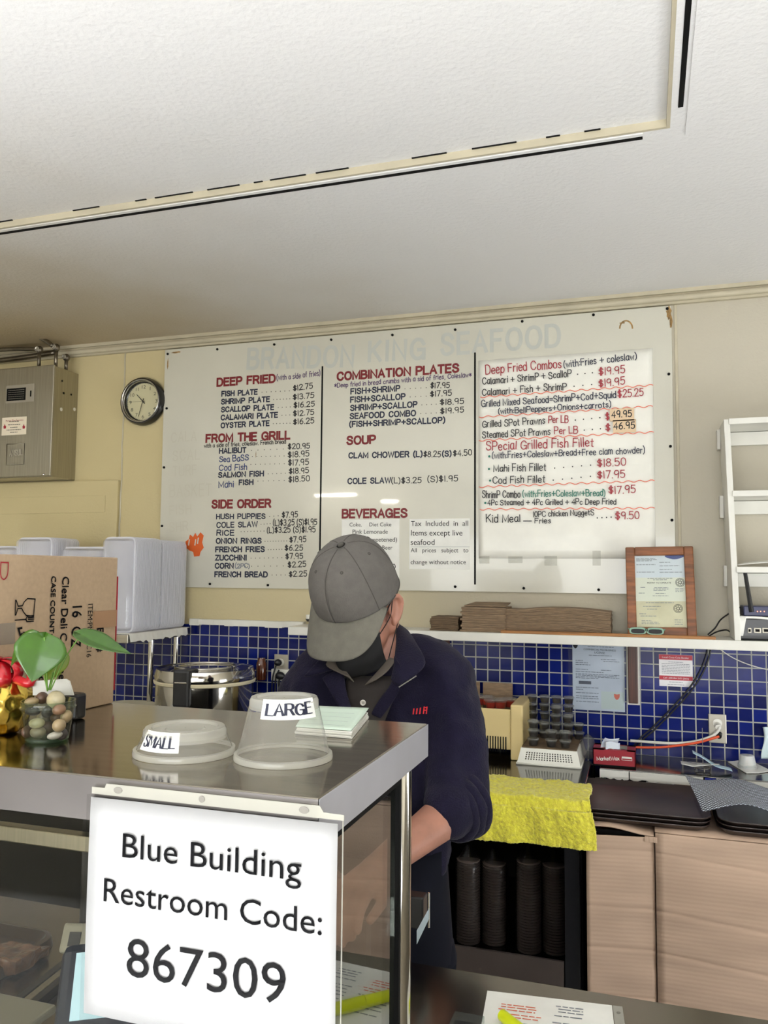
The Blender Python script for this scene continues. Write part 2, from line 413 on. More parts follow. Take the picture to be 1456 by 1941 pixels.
# blue mosaic field under the shelf
t0 = PY(924.7, 1262, WY - .008); t1 = PY(1163, 1262, WY - .008); PITCH_T = (t1.x - t0.x) / 10; r0 = PY(1017, 1249.9, WY - .008)
m_tile = bpy.data.materials.new('blue_tile'); m_tile.use_nodes = True
nt = m_tile.node_tree; b = nt.nodes['Principled BSDF']; N = nt.nodes.new; L = nt.links.new
tc = N('ShaderNodeTexCoord'); sx = N('ShaderNodeSeparateXYZ'); L(tc.outputs['Object'], sx.inputs[0])
def mth(op, a, bv):
    q = N('ShaderNodeMath'); q.operation = op; L(a, q.inputs[0]); q.inputs[1].default_value = bv; return q.outputs[0]
cx = N('ShaderNodeCombineXYZ')
L(mth('ADD', sx.outputs[0], PITCH_T * 100 - t0.x), cx.inputs[0]); L(mth('ADD', sx.outputs[2], PITCH_T * 100 - r0.z), cx.inputs[1])
br = N('ShaderNodeTexBrick'); br.offset = 0; br.squash = 1; L(cx.outputs[0], br.inputs['Vector'])
br.inputs['Scale'].default_value = 1; br.inputs['Brick Width'].default_value = PITCH_T; br.inputs['Row Height'].default_value = PITCH_T
br.inputs['Mortar Size'].default_value = .0026; br.inputs['Mortar Smooth'].default_value = .25; br.inputs['Bias'].default_value = 0
br.inputs['Color1'].default_value = lin((5, 14, 74)); br.inputs['Color2'].default_value = lin((10, 30, 114)); br.inputs['Mortar'].default_value = lin((172, 172, 164))
L(br.outputs['Color'], b.inputs['Base Color'])
mr = N('ShaderNodeMapRange'); mr.inputs['To Min'].default_value = .16; b.inputs['Specular IOR Level'].default_value = .35; mr.inputs['To Max'].default_value = .8; L(br.outputs['Fac'], mr.inputs[0]); L(mr.outputs[0], b.inputs['Roughness'])
ns = N('ShaderNodeTexNoise'); ns.inputs['Scale'].default_value = 22; L(tc.outputs['Object'], ns.inputs['Vector'])
sb = N('ShaderNodeMath'); sb.operation = 'MULTIPLY_ADD'; L(br.outputs['Fac'], sb.inputs[0]); sb.inputs[1].default_value = -1
ml = N('ShaderNodeMath'); ml.operation = 'MULTIPLY'; L(ns.outputs[0], ml.inputs[0]); ml.inputs[1].default_value = .5; L(ml.outputs[0], sb.inputs[2])
bp = N('ShaderNodeBump'); bp.inputs['Strength'].default_value = .5; bp.inputs['Distance'].default_value = .002; L(sb.outputs[0], bp.inputs['Height']); L(bp.outputs[0], b.inputs['Normal'])
CZ = .921
ledge_z = PY(470, 1186, WY).z
struct(BOX('wall_tiled_back', m_tile, -5.2, 2.4, WY - .008, WY, .3, ledge_z))

# cornice: flat board with a half round bead, plus joints and cracks in the plaster
co_ = MB(); co_.box(-5.2, 2.4, WY - .018, WY, CEIL - .058, CEIL)
co_.tube([(-5.2, WY - .022, CEIL - .036), (2.4, WY - .022, CEIL - .036)], .013, 10)
co_.box(-5.2, 2.4, WY - .03, WY, CEIL - .016, CEIL)
struct(co_.build('trim_5', m_trim, smooth='auto'))
# vertical wall joint and low boxed panel on the left
j0 = PY(240, 662, WY); j1 = PY(228, 915, WY); jx = (j0.x + j1.x) / 2
jt = MB(); jt.tube([(jx + random.uniform(-.003, .003), WY - .001, j0.z - (j0.z - 1.55) * k / 24) for k in range(25)], .0045, 6)
struct(jt.build('trim_6', m_trim, smooth=True))
pz = PY(150, 912, WY - .02).z; pxr = PY(222, 960, WY - .02).x
struct(BOX('trim_7', m_wall, -5.2, pxr, WY - .02, WY, .921, pz, bevel=.002))
iz0 = PY(150, 972, WY - .024).z; iz1 = PY(150, 940, WY - .024).z; ix = PY(199, 950, WY - .024).x
struct(BOX('trim_8', m_wall, -5.2, ix, WY - .024, WY - .02, iz0, iz1, bevel=.0015))
wj = PY(1278, 700, WY).x
struct(BOX('trim_9', m_trim, .125, .137, WY - .004, WY, 1.40, CEIL - .058, bevel=.002))

# chipped narrow ledge at the left, deeper white shelf at the right
lx0 = PY(366, 1180, WY - .03).x; lx1 = PY(575, 1184, WY - .03).x
lg = MB(); k = 0; x = lx0 - .02
while x < lx1:
    l = random.uniform(.03, .12); d = random.uniform(0, .006) if random.random() < .6 else 0
    lg.box(x, min(x + l, lx1), WY - .035 + d, WY, ledge_z + random.uniform(-.004, .002), ledge_z + .028 - random.uniform(0, .003)); x += l
o = lg.build('chipped_ledge', m_white); tag(o, 'narrow chipped white ledge above the blue tiles, behind the rice cooker', 'ledge')
SY = 3.2; SZ = 1.391
shelf = BOX('wall_shelf', m_white, lx1 + .002, 2.3, SY, WY, SZ - .036, SZ, bevel=.003)
tag(shelf, 'long white wall shelf holding cardboard pads and a framed permit', 'shelf')

# ================================================================== MENU BOARD
BY = WY - .014
bx0, bx1, bz0, bz1 = -2.232, .115, 1.547, 2.708
m_board = mat('board_plastic', (206, 203, 188), .22, var=.03, vscale=2, coat=.3, detail=6, rvar=.05)
board = MB().box(bx0, bx1, BY, WY, bz0, bz1).build('menu_board', m_board, bevel=.002)
tag(board, 'large white wall menu board with red headings and navy dishes', 'menu board')
m_red = mat('letter_red', (118, 10, 20), .5); m_navy = mat('letter_navy', (13, 22, 52), .5); m_ink = mat('marker_black', (24, 20, 22), .5)
m_blueink = mat('marker_blue', (32, 52, 104), .5); m_purple = mat('marker_purple', (70, 40, 90), .5); m_grey = mat('marker_grey', (120, 125, 135), .5)
m_ghost = mat('ghost_letters', (186, 188, 180), .4); m_ghost2 = mat('ghost_letters_faint', (190, 186, 170), .4); m_rust = mat('rust_stain', (150, 118, 70), .7, var=.3, vscale=60)
NB = V((0, -1, 0))
def bp_(px, py, e=.0006, y=None): return PY(px, py, (BY if y is None else y) - e)
def pxh(h, px, py, y): return h / FPX * ((PY(px, py, y) - EYE).dot(CF))
def put(name, text, x0, y0, x1, y1, h, m, wt=2.0, jit=0., gap=.2, sp=.42, y=None, parent=None, e=.0006):
    yy = BY if y is None else y
    mb = marker(MB(), text, bp_(x0, y0, e, yy), bp_(x1, y1, e, yy), NB, pxh(h, x0, y0, yy), pxh(wt, x0, y0, yy), jit, gap, sp)
    return mb.build(name, m, parent or board)
def dots(mb, x0, y0, x1, y1, n, r=.9, y=None):
    yy = BY if y is None else y
    for i in range(n):
        t = (i + .5) / n; c = bp_(x0 + (x1 - x0) * t, y0 + (y1 - y0) * t, .0006, yy); R = pxh(r, x0, y0, yy)
        mb.add([c + V((math.cos(k * PI / 4) * R, 0, math.sin(k * PI / 4) * R)) for k in range(8)], [tuple(range(8))])
# vertical dividers
for (xa, ya, xb, yb) in ((614, 694, 603, 1095), (902, 668, 899, 1108)):
    a = bp_(xa, ya); c = bp_(xb, yb); xm = (a.x + c.x) / 2
    BOX('divider_line', m_black, xm - .0038, xm + .0038, BY - .001, BY, c.z, a.z, board)
H = 13.2; HB = 3.0
for t, x0, y0, x1, y1, h in (('DEEP FRIED', 412, 731.5, 521, 724, 13), ('FROM THE GRILL', 391, 838, 549, 831.5, 13), ('SIDE ORDER', 402.5, 962.5, 512.5, 961, 13),
                             ('COMBINATION PLATES', 640, 720.5, 869, 704.5, 13.5), ('SOUP', 658.5, 842, 711, 839.8, 13.5), ('BEVERAGES', 649.5, 981, 771, 979.8, 14)):
    put('heading', t, x0, y0, x1, y1, h + .6, m_red, 4.0, gap=.24, sp=.5)
for t, x0, y0, x1, y1, h, m in (('(with a side of fries)', 525, 721, 607, 712, 10, m_purple), ('with a side of fries, coleslaw. French bread', 387, 848.5, 542, 840.5, 7.5, m_ink),
                                ('*Deep fried in bread crumbs with a sid of fries, Coleslaw*', 634, 735, 894, 714, 8.5, m_purple)):
    put('handwritten_note', t, x0, y0, x1, y1, h, m, 1.35, .1)
rows = [  # item, x0, y0, x1, y1, price, xs, ys, xe, ye, kind
    ('FISH PLATE', 420.5, 751, 487.5, 747.2, '$12.75', 556, 741, 592.6, 736, 7), ('SHRIMP PLATE', 420, 766, 510.8, 761, '$13.75', 555.5, 757.5, 595, 753.8, 6),
    ('SCALLOP PLATE', 420, 780.9, 518.7, 776.2, '$16.25', 557, 773, 596, 769.8, 4), ('CALAMARI PLATE', 419.4, 796, 526, 790.8, '$12.75', 556, 788.8, 595, 785.5, 3),
    ('OYSTER PLATE', 419.2, 811, 510, 806.6, '$16.25', 556, 804.5, 595, 801.6, 6), ('HALIBUT', 416, 859.2, 466, 857.4, '$20.95', 546, 851.4, 587, 849.8, 6),
    ('SALMON FISH', 414.6, 905, 499.4, 902, '$18.95', 548, 898.4, 585, 896.3, 5), ('ONION RINGS', 410, 1029.8, 495, 1029.5, '$7.95', 549, 1028, 580, 1027, 9),
    ('FRENCH FRIES', 409, 1046, 501, 1045.5, '$6.25', 540, 1043.7, 573.7, 1043, 6), ('ZUCCHINI', 408.7, 1061.6, 466.8, 1061.6, '$7.95', 541.5, 1059.4, 574, 1058.6, 8),
    ('CORN', 408.2, 1077, 442, 1077, '$2.25', 546, 1075.4, 580, 1073.7, 8), ('FRENCH BREAD', 407.4, 1093.2, 506.6, 1093.5, '$2.25', 548, 1093.2, 581.6, 1092.3, 4),
    ('FISH+SHRIMP', 665.3, 746.8, 757.8, 740.8, '$17.95', 816, 735.4, 852, 734.7, 5), ('FISH+SCALLOP', 664.8, 762.6, 767.7, 756.2, '$17.95', 816, 752, 856, 749, 4),
    ('SHRIMP+SCALLOP', 664.8, 778.2, 790.3, 771.2, '$18.95', 834.5, 767.5, 879, 764.9, 4), ('SEAFOOD COMBO', 664, 793.8, 787.7, 787.8, '$19.95', 835, 784, 879, 781.5, 4)]
for t, x0, y0, x1, y1, p, xs, ys, xe, ye, nd in rows:
    put('menu_item', t, x0, y0, x1, y1, 9.0 if x0 < 600 else 9.8, m_navy, 2.55, gap=.25, sp=.62)
    mb = marker(MB(), p, bp_(xs, ys), bp_(xe, ye), NB, pxh(10, xs, ys, BY), pxh(1.7, xs, ys, BY), .06, .22)
    dots(mb, x1 + 5, y1 - 3.5, xs - 3, (ys + y1) / 2 - 3.5, nd); mb.build('price', m_ink, board)
for t, x0, y0, x1, y1, h, m, wt in (('(FISH+SHRIMP+SCALLOP)', 663, 809, 843, 801, 9.2, m_navy, 2.55), ('CLAM CHOWDER (L)', 661.5, 868.2, 800, 865.4, 9.2, m_navy, 2.55),
        ('(S)', 839, 865, 855, 864.4, 9.2, m_navy, 2.55), ('COLE SLAW', 659.7, 916.8, 740.5, 915.2, 9.2, m_navy, 2.55), ('FISH', 453.5, 919, 479.5, 918.2, 8.4, m_navy, 2.55),
        ('HUSH PUPPIES', 410.5, 983.6, 502.6, 983, 8.4, m_navy, 2.2), ('COLE SLAW', 411, 1000, 488, 998.3, 9, m_navy, 2.2), ('RiCE', 411, 1014.6, 443.5, 1014.4, 9, m_navy, 2.2)):
    put('menu_item', t, x0, y0, x1, y1, h + .5, m, wt, .05 if wt < 2.3 else 0, gap=.25, sp=.58)
for t, x0, y0, x1, y1, h, m in (('Sea BaSS', 416, 876, 471, 872.5, 10.5, m_blueink), ('Cod Fish', 415.5, 891, 468, 890.5, 11, m_blueink), ('Mahi', 415, 924.8, 442.6, 923, 11.5, m_blueink), ('(2PC)', 446, 1076.7, 473, 1076.7, 8, m_grey)):
    put('handwritten_item', t, x0, y0, x1, y1, h, m, 1.8, .12)
for t, x0, y0, x1, y1, nd, lx in (('$18.95', 546, 867.6, 586, 864.6, 8, 474), ('$17.95', 546.5, 882.4, 585, 880.8, 8, 471), ('$18.50', 547, 914, 587, 911.6, 6, 484), ('$7.95', 534.5, 981, 564, 980.3, 3, 507),
        ('(L)$3.25 (S)$1.95', 518, 996, 600.5, 994.6, 4, 492), ('(L)$3.25 (S)$1.95', 506.5, 1010, 597.6, 1008.3, 8, 454), ('$8.25', 803, 866, 835, 866, 0, 0), ('$4.50', 859, 864.4, 894.3, 862.8, 0, 0),
        ('(L)$3.25', 742.5, 916, 798.3, 915.3, 0, 0), ('(S)$1.95', 811, 913.8, 867.7, 911.6, 0, 0)):
    mb = marker(MB(), t, bp_(x0, y0), bp_(x1, y1), NB, pxh(10.5, x0, y0, BY), pxh(1.7, x0, y0, BY), .06, .22)
    if nd: dots(mb, lx, y0 - 2, x0 - 3, y0 - 3.5, nd)
    mb.build('price', m_ink, board)
# worn ghosts of older lettering
put('ghost_lettering', 'BRANDON', 470, 698, 668, 693, 36, m_ghost, 7, gap=.3)
put('ghost_lettering', 'KING', 700, 684, 804, 679, 36, m_ghost, 7, gap=.35)
put('ghost_lettering', 'SEAFOOD', 838, 672, 1060, 655, 38, m_ghost, 7, gap=.3)
for t, x0, y0, x1, h in (('BASKET', 322, 942, 400, 22), ('CALA', 325, 838, 372, 18), ('SCAL', 328, 873, 378, 18), ('TURF', 328, 902, 372, 18), ('FISH', 322, 976, 362, 17), ('SHR', 322, 1008, 356, 17)):
    put('ghost_lettering', t, x0, y0, x1, y0 - 3, h, m_ghost2, 2.2, .04, gap=.3)
for (x, y) in ((318, 671), (412, 662), (520, 653), (628, 644), (744, 635), (863, 625), (990, 609), (1125, 595), (1265, 585), (316, 774), (311, 886), (306, 997), (1268, 709), (1271, 846), (1275, 986),
               (398, 1107), (508, 1109), (863, 1112), (993, 1115), (1135, 1118)):
    c = bp_(x, y, .0015); c.x = min(max(c.x, bx0 + .012), bx1 - .012); c.z = min(max(c.z, bz0 + .01), bz1 - .012)
    MB().lathe([(.001, -.002), (.0058, -.0015), (.0058, .0025), (.001, .0032)], c, 10, M=Matrix.Rotation(PI / 2, 3, 'X')).build('screw', m_black, board, smooth=True)
st = MB()
def blot(mb, px, py, rx, ry, n=14):
    c = bp_(px, py, .0004); mb.add([c + V((math.cos(2 * PI * k / n) * rx * random.uniform(.6, 1.1), 0, math.sin(2 * PI * k / n) * ry * random.uniform(.6, 1.1))) for k in range(n)], [tuple(range(n))])
for (x, y, rx, ry) in ((1268, 594, .012, .03), (1272, 610, .006, .03), (1180, 612, .012, .004), (318, 690, .004, .03), (333, 668, .03, .005), (485, 862, .002, .018)): blot(st, x, y, rx, ry)
st.build('rust_stain', m_rust, board)
arc = [bp_(1187 + math.cos(a) * 12, 622 - math.sin(a) * 14, .0005) for a in [PI * k / 10 for k in range(11)]]
MB().ribbon(arc, .006, V((1, 0, 0)), V((0, 0, 1))).build('glue_mark', m_rust, board)

# ---- printed notices stuck to the board
m_paper = mat('paper', (236, 235, 228), .6, var=.02, vscale=20); m_print = mat('print_ink', (14, 14, 17), .7, spec=.1)
def notice(name, label, cat, x0, y0, x1, y1, lines, y=BY, cols=None):
    a = PY(x0, y0, y - .001); c = PY(x1, y1, y - .001)
    o = MB().box(a.x, c.x, y - .0014, y - .0002, c.z, a.z).build(name, m_paper); tag(o, label, cat)
    for t, lx0, ly0, lx1, ly1 in lines:
        typed(MB(), t, PY(lx0, ly0, y - .0019), PY(lx1, ly1, y - .0019), NB).build('lettering', m_print, o)
    return o
notice('drinks_notice', 'white printed drinks list under the BEVERAGES heading of the menu board', 'notice', 648, 985.4, 756.7, 1096.6,
       [('Coke,     Diet Coke', 662.5, 998, 741.8, 997.6), ('Pink Lemonade', 668.3, 1011.7, 735.2, 1011.7), ('Nestea(unsweetened)', 651.4, 1026.8, 752.5, 1026.8), ('Sprite,     Root Beer', 658.7, 1041.7, 744, 1041.7), ('$2.95', 680, 1057.5, 719, 1057.5), ('$3.00', 718, 1079.3, 750, 1079.3)])
tn = notice('tax_notice', 'white printed notice saying tax included, right of the drinks list', 'notice', 776.2, 984, 890.7, 1079.6,
       [('Tax  Included  in  all', 779, 997, 887.4, 996.5), ('Items except live', 779, 1015, 876.6, 1015), ('seafood', 778.6, 1032.8, 823.8, 1032.8), ('All   prices   subject   to', 778.6, 1046.8, 888, 1046.8), ('change without notice', 778.6, 1069.4, 883.2, 1069.4)])
a = PY(779, 1036.6, BY - .0019); c = PY(890, 1036.6, BY - .0019)
BOX('rule_line', m_grey, a.x, c.x, BY - .0019, BY - .0014, a.z - .0006, a.z + .0006, tn)
# ---- orange cut-out
om = mat('orange_card', (214, 92, 24), .6)
pts = [(352, 1026), (358, 1022), (360, 1013), (366, 1018), (370, 1010), (374, 1017), (380, 1009), (386, 1015), (383, 1028), (386, 1038), (380, 1046), (378, 1054), (368, 1055), (366, 1046), (360, 1044), (352, 1038)]
oc = MB().prism([PY(x, y, BY - .0015) for x, y in pts], (0, .0013, 0)).build('orange_cutout', om); tag(oc, 'small ragged orange paper cut-out stuck low on the left of the board', 'cutout')
hm = MB()
for x, y in ((359, 1029), (371, 1029), (376, 1026)):
    hm.ribbon([PY(x, y - 6, BY - .0018), PY(x - 1.5, y + 4, BY - .0018)], .006, V((1, 0, 0)), V((0, 0, 1)))
hm.build('gap_mark', m_board, oc)

# ---- handwritten poster
PY_ = BY - .002
m_poster = mat('poster_paper', (238, 236, 226), .5, var=.02, vscale=12, bump=.25, bscale=9, coat=.15)
a = PY(908, 673, PY_); c = PY(1243, 1058.5, PY_)
pl = PY(907.5, 860, PY_).x; pr = PY(1240, 860, PY_).x; pt = PY(1072, 672, PY_).z; pb = PY(1075, 1058.8, PY_).z
poster = MB().grid(lambda s, t: V((pl + (pr - pl) * s, PY_ - .0006 - .004 * max(0, s - .8) ** 1.5 * (1 - t) * 6 - .0012 * math.sin(s * 9) * (1 - t) ** 3, pb + (pt - pb) * t)), 30, 24).build('handwritten_poster', m_poster, smooth=True, solid=.0006)
tag(poster, 'white handwritten poster of deep fried combos taped over the right board', 'poster')
m_pred = mat('marker_red', (158, 28, 44), .5); m_green = mat('marker_green', (18, 112, 92), .5); m_wave = mat('marker_coral', (224, 112, 84), .5); m_patch = mat('tan_patch', (226, 198, 162), .6)
YP = PY_ - .0085
def pt_(name, t, x0, y0, x1, y1, h, m, wt=1.7, sp=.4, jit=.09): return put(name, t, x0, y0, x1, y1, h, m, wt, jit, .2, sp, YP, poster, 0)
for t, x0, y0, x1, y1, h, m, wt in (
    ('Deep Fried Combos', 921, 709.5, 1064, 696.5, 16.5, m_pred, 1.8), ('(with:Fries + coleslaw)', 1069, 696.5, 1207, 680.6, 12.5, m_navy, 1.6),
    ('Calamari + ShrimP + ScalloP', 915, 729, 1083, 714, 12.5, m_ink, 1.6), ('Calamari + Fish + ShrimP', 914.5, 750, 1074, 738, 12.5, m_ink, 1.6),
    ('Grilled Mixed Seafood=ShrimP+Cod+Squid', 913, 771.6, 1168, 753.8, 12, m_navy, 1.6), ('(with:BellPeppers+Onions+carrots)', 945, 784.7, 1158, 771.6, 10.5, m_navy, 1.6),
    ('Grilled SPot Prawns', 914.5, 810, 1033, 803, 12.5, m_ink, 1.6), ('Per LB', 1040, 802, 1077, 801, 13, m_pred, 1.7), ('Steamed SPot Prawns', 914.5, 830, 1043, 824, 12.5, m_ink, 1.6), ('Per LB', 1051, 823, 1095, 821, 13, m_pred, 1.7),
    ('SPecial Grilled Fish Fillet', 922, 853.5, 1125, 845.6, 16, m_pred, 1.8), ('(with:Fries+Coleslaw+Bread+Free clam chowder)', 933, 869, 1222, 858.7, 11.5, m_navy, 1.5),
    ('Mahi Fish Fillet', 936, 894, 1035, 891.5, 13, m_ink, 1.6), ('Cod Fish Fillet', 934.5, 916.8, 1033, 914, 13, m_ink, 1.6),
    ('ShrimP Combo', 914.5, 943.7, 986, 943, 13, m_ink, 1.6), ('(with:Fries+Coleslaw+Bread)', 991, 941.7, 1147, 939.7, 11.5, m_green, 1.6),
    ('4Pc Steamed + 4Pc Grilled + 4Pc Deep Fried', 924.5, 957.5, 1168, 955.6, 10, m_ink, 1.5), ('Kid Meal', 922, 990, 986, 989, 14, m_ink, 1.7), ('-', 993, 994, 1008, 994, 14, m_ink, 1.7), ('10PC chicken NuggetS', 1011, 979.5, 1126, 976, 10, m_ink, 1.5), ('Fries', 1014, 991.6, 1044, 991.6, 9.5, m_ink, 1.5)):
    pt_('lettering', t, x0, y0, x1, y1, h, m, wt)
for t, x0, y0, x1, y1 in (('$19.95', 1135.5, 711, 1184.6, 707), ('$19.95', 1135.5, 734, 1184.6, 728), ('$25.25', 1171.5, 753.8, 1219.4, 749.9), ('$', 1148.5, 796.6, 1155, 796), ('$', 1148.5, 817, 1156.5, 816.7), ('$18.50', 1132.5, 885, 1186.6, 882), ('$17.95', 1132.5, 907, 1184.6, 905), ('$17.95', 1154, 935.8, 1204.4, 934), ('$9.50', 1167, 984.5, 1211.8, 983)):
    pt_('price', t, x0, y0, x1, y1, 14, m_pred, 1.7, jit=.05)
for x0, y0, x1, y1 in ((911, 752.6, 1238, 730), (908.5, 790.6, 1237, 770), (908.5, 835, 1239, 819), (908.5, 923, 1240.5, 911), (910, 965.5, 1240.5, 963)):
    n = 90; mb = MB(); P = [PY(x0 + (x1 - x0) * k / n, y0 + (y1 - y0) * k / n + 1.7 * math.sin(k / n * 2 * PI * 15), YP) for k in range(n + 1)]
    mb.ribbon(P, .0034, V((1, 0, 0)), V((0, 0, 1))).build('wavy_line', m_wave, poster)
dm = MB()
for x0, y0, x1, y1, n in ((1088, 710, 1130, 706, 3), (1080, 733, 1130, 728, 3), (1083, 797, 1145, 791, 4), (1100, 816, 1146, 812, 3), (1043, 888, 1128, 881, 5), (1040, 911, 1128, 902, 5), (1128, 982, 1163, 980, 4)): dots(dm, x0, y0, x1, y1, n, 1.3, YP)
dm.build('dot_leader', m_ink, poster)
bm_ = MB()
for x, y in ((927.5, 865), (927, 889), (929, 911), (920, 953.5)): dots(bm_, x - 1, y, x + 1, y, 1, 2.2, YP)
bm_.build('bullet', m_green, poster)
for (x0, y0, x1, y1, t, a, b_, c_, d_) in ((1156, 775.6, 1202.4, 797, '49.95', 1160, 791.5, 1197, 789.5), (1162, 796.5, 1206, 819, '46.95', 1164, 813.5, 1203, 811.5)):
    p = PY(x0, y0, YP - .0002); q = PY(x1, y1, YP - .0002)
    pa = BOX('price_patch', m_patch, p.x, q.x, YP - .0012, YP - .0004, q.z, p.z, poster)
    put('price', t, a, b_, c_, d_, 12, m_ink, 2.0, .06, .24, .4, YP - .0013, pa, 0)
m_tape = clear('clear_tape', (240, 240, 238), .7, .15, .12)
for x, y, rw_, rh in ((918, 1061, .022, .016), (977, 1061, .03, .014), (1044, 1063, .026, .02), (1131, 1058, .016, .03)):
    c = PY(x, y, PY_ - .005)
    MB().grid(lambda s, t: c + V((rw_ * (s - .5) * 2, -.004 * random.random() + .002, rh * (t - .5) * 2)), 6, 6).build('tape', m_tape, poster, smooth=False)

# ================================================================== CLOCK
c = PY(271, 761, WY - .02); c.y = WY
ck = thing('wall_clock', 'round black rimmed wall clock left of the menu board', 'clock', c)
RX = Matrix.Rotation(PI / 2, 3, 'X')
m_rim = mat('clock_black', (18, 18, 18), .25, coat=.3)
MB().lathe([(.05, .0), (.112, .0), (.12, .008), (.12, .03), (.113, .044), (.104, .046), (.1, .04), (.098, .02), (.09, .014), (.05, .014)], c, 56, M=RX).build('rim', m_rim, ck, smooth='auto')
MB().lathe([(.098, .033), (.1035, .0475), (.106, .0475), (.107, .044)], c, 56, cap=False, M=RX).build('bezel', m_chrome, ck, smooth=True)
face = MB().lathe([(.0005, .0145), (.0985, .0145), (.0985, .016), (.0005, .016)], c, 48, M=RX).build('face', mat('clock_face', (214, 204, 168), .5), ck, smooth='auto')
nm = MB()
for k in range(12):
    a = PI / 2 - (k + 1) * PI / 6; t = str(k + 1); wd = {1: .001, 11: .014, 12: .02, 10: .02}.get(k + 1, .011)
    p = c + V((math.cos(a) * .074, -.0165, math.sin(a) * .074 - .009)); typed(nm, t, p - V((wd / 2 + .001, 0, 0)), p + V((wd / 2 + .001, 0, 0)), NB, .017)
for k in range(60):
    a = k * PI / 30; d = V((math.cos(a), 0, math.sin(a))); q = V((-d.z, 0, d.x)) * .0007; p = c + V((0, -.0165, 0))
    nm.quad(p + d * .088 - q, p + d * .094 - q, p + d * .094 + q, p + d * .088 + q)
nm.build('numerals', mat('clock_ink', (46, 42, 36), .6), ck)
for nm_, ang, ln, wd, dy in (('hour_hand', 90 - 315, .052, .005, .021), ('minute_hand', 90 - 197, .078, .0035, .023), ('second_hand', 180, .08, .0015, .025)):
    a = math.radians(ang); d = V((math.cos(a), 0, math.sin(a))); q = V((-d.z, 0, d.x)) * wd / 2; p = c - V((0, dy, 0))
    MB().prism([p - d * .015 - q, p + d * ln - q * .5, p + d * ln + q * .5, p - d * .015 + q], (0, .001, 0)).build(nm_, m_ink, ck)
MB().lathe([(.0005, .036), (.05, .036), (.099, .034)], c, 40, cap=False, M=RX).build('glass', clear('clock_glass', refl=.8), ck, smooth=True)

# ================================================================== FIRE SUPPRESSION CABINET AND PIPES
AX1 = PY(146, 800, WY).x; AY = PX(98, 795, AX1).y
az1 = PX(101, 692, AX1).z; az0 = PX(93, 903, AX1).z
ans = thing('fire_suppression_cabinet', 'grey steel fire suppression cabinet on the wall at the upper left', 'cabinet', (AX1 - .25, WY, az0))
BOX('body', m_steel_satin, AX1 - .5, AX1, AY + .012, WY, az0, az1, ans, bevel=.003)
BOX('door', m_steel_satin, AX1 - .5, AX1 + .003, AY, AY + .011, az0 + .004, az1 + .004, ans, bevel=.003)
m_plate = mat('label_silver', (178, 172, 158), .35, .6)
a = PY(12, 731, AY - .002); q = PY(64, 761, AY - .002)
lp = BOX('data_plate', m_plate, a.x, q.x, AY - .003, AY, q.z, a.z, ans, bevel=.004)
a = PY(13, 737, AY - .004); q = PY(48, 758, AY - .004); BOX('black_panel', m_black, a.x, q.x, AY - .0036, AY - .003, q.z, a.z, lp)
gm = MB(); greek(gm, V((a.x, AY - .0038, q.z)), V((1, 0, 0)) * (q.x - a.x), V((0, 0, 1)), [(.08, .92, (.15 + .17 * k) * (a.z - q.z)) for k in range(5)], .0015); gm.build('fine_print', m_plate, lp)
a = PY(58, 746, AY - .004); BOX('slot', m_black, a.x - .004, a.x + .004, AY - .004, AY - .003, a.z - .015, a.z + .015, lp, bevel=.003)
a = PY(4, 792, AY - .002); q = PY(49, 823, AY - .002)
sk = BOX('service_sticker', mat('sticker_cream', (232, 220, 196), .5), a.x, q.x, AY - .001, AY, q.z, a.z, ans)
E1 = AY - .0014
typed(MB(), 'Power Fire Services', PY(11, 799.5, E1), PY(44, 797.5, E1), NB).build('lettering', m_pred, sk)
gm = MB(); W_ = q.x - a.x; greek(gm, V((a.x, E1, q.z)), V((1, 0, 0)) * W_, V((0, 0, 1)), [(.3, .7, .066), (.25, .75, .05), (.35, .65, .036), (.2, .8, .024), (.35, .65, .012)], .003); gm.build('fine_print', m_print, sk)
for xx in (9, 45):
    p = PY(xx, 808, E1); fl = [(-.006, -.012), (.006, -.012), (.009, -.003), (.006, .004), (.004, .0), (.001, .013), (-.004, .003), (-.008, .0)]
    MB().add([p + V((x_, 0, z_)) for x_, z_ in fl], [tuple(range(8))]).build('flame_mark', m_pred, sk)
a = PY(13, 842, AY - .001); q = PY(45, 880, AY - .001)
em = MB(); cs = [V((a.x, AY - .001, a.z)), V((q.x, AY - .001, a.z)), V((q.x, AY - .001, q.z)), V((a.x, AY - .001, q.z)), V((a.x, AY - .001, a.z))]
em.tube(cs, .0022, 6); em.build('embossed_frame', m_steel_satin, ans, smooth=True)
emb = marker(MB(), 'ANSUL', PY(18, 865, AY - .002), PY(42, 862, AY - .002), NB, .028, .005, 0, .3); emb.build('embossed_lettering', m_chrome, ans)
for px_, py_ in ((116, 776), (141, 776), (121, 745), (135, 748), (118, 722)):
    p = PX(px_, py_, AX1 + .001); big = py_ > 770
    MB().lathe([(.0005, 0), (.009 if big else .005, 0), (.009 if big else .005, .001), (.0005, .001)], p, 14, M=Matrix.Rotation(PI / 2, 3, 'Y')).build('hole_plug' if big else 'punched_hole', mat('plug_white', (225, 222, 210), .5) if big else m_black, ans)
p = PY(83, 899.5, AY - .002); MB().ball(p, .007, 10).build('latch_screw', m_chrome, ans, smooth=True)
m_pipe = mat('pipe_steel', (120, 112, 98), .35, .9, var=.2, vscale=10)
pipes = thing('suppression_piping', 'grimy steel conduit bending over the top of the fire cabinet', 'pipe', (AX1 - .3, WY - .1, az1))
def P3(px, py, y): return PY(px, py, y)
MB().tube(crom([P3(-60, 648, AY + .02), P3(0, 643, AY + .02), P3(60, 637, AY + .02), P3(85, 645, AY + .03), P3(100, 656, AY + .03)], 6), .011, 10).build('conduit', m_pipe, pipes, smooth=True)
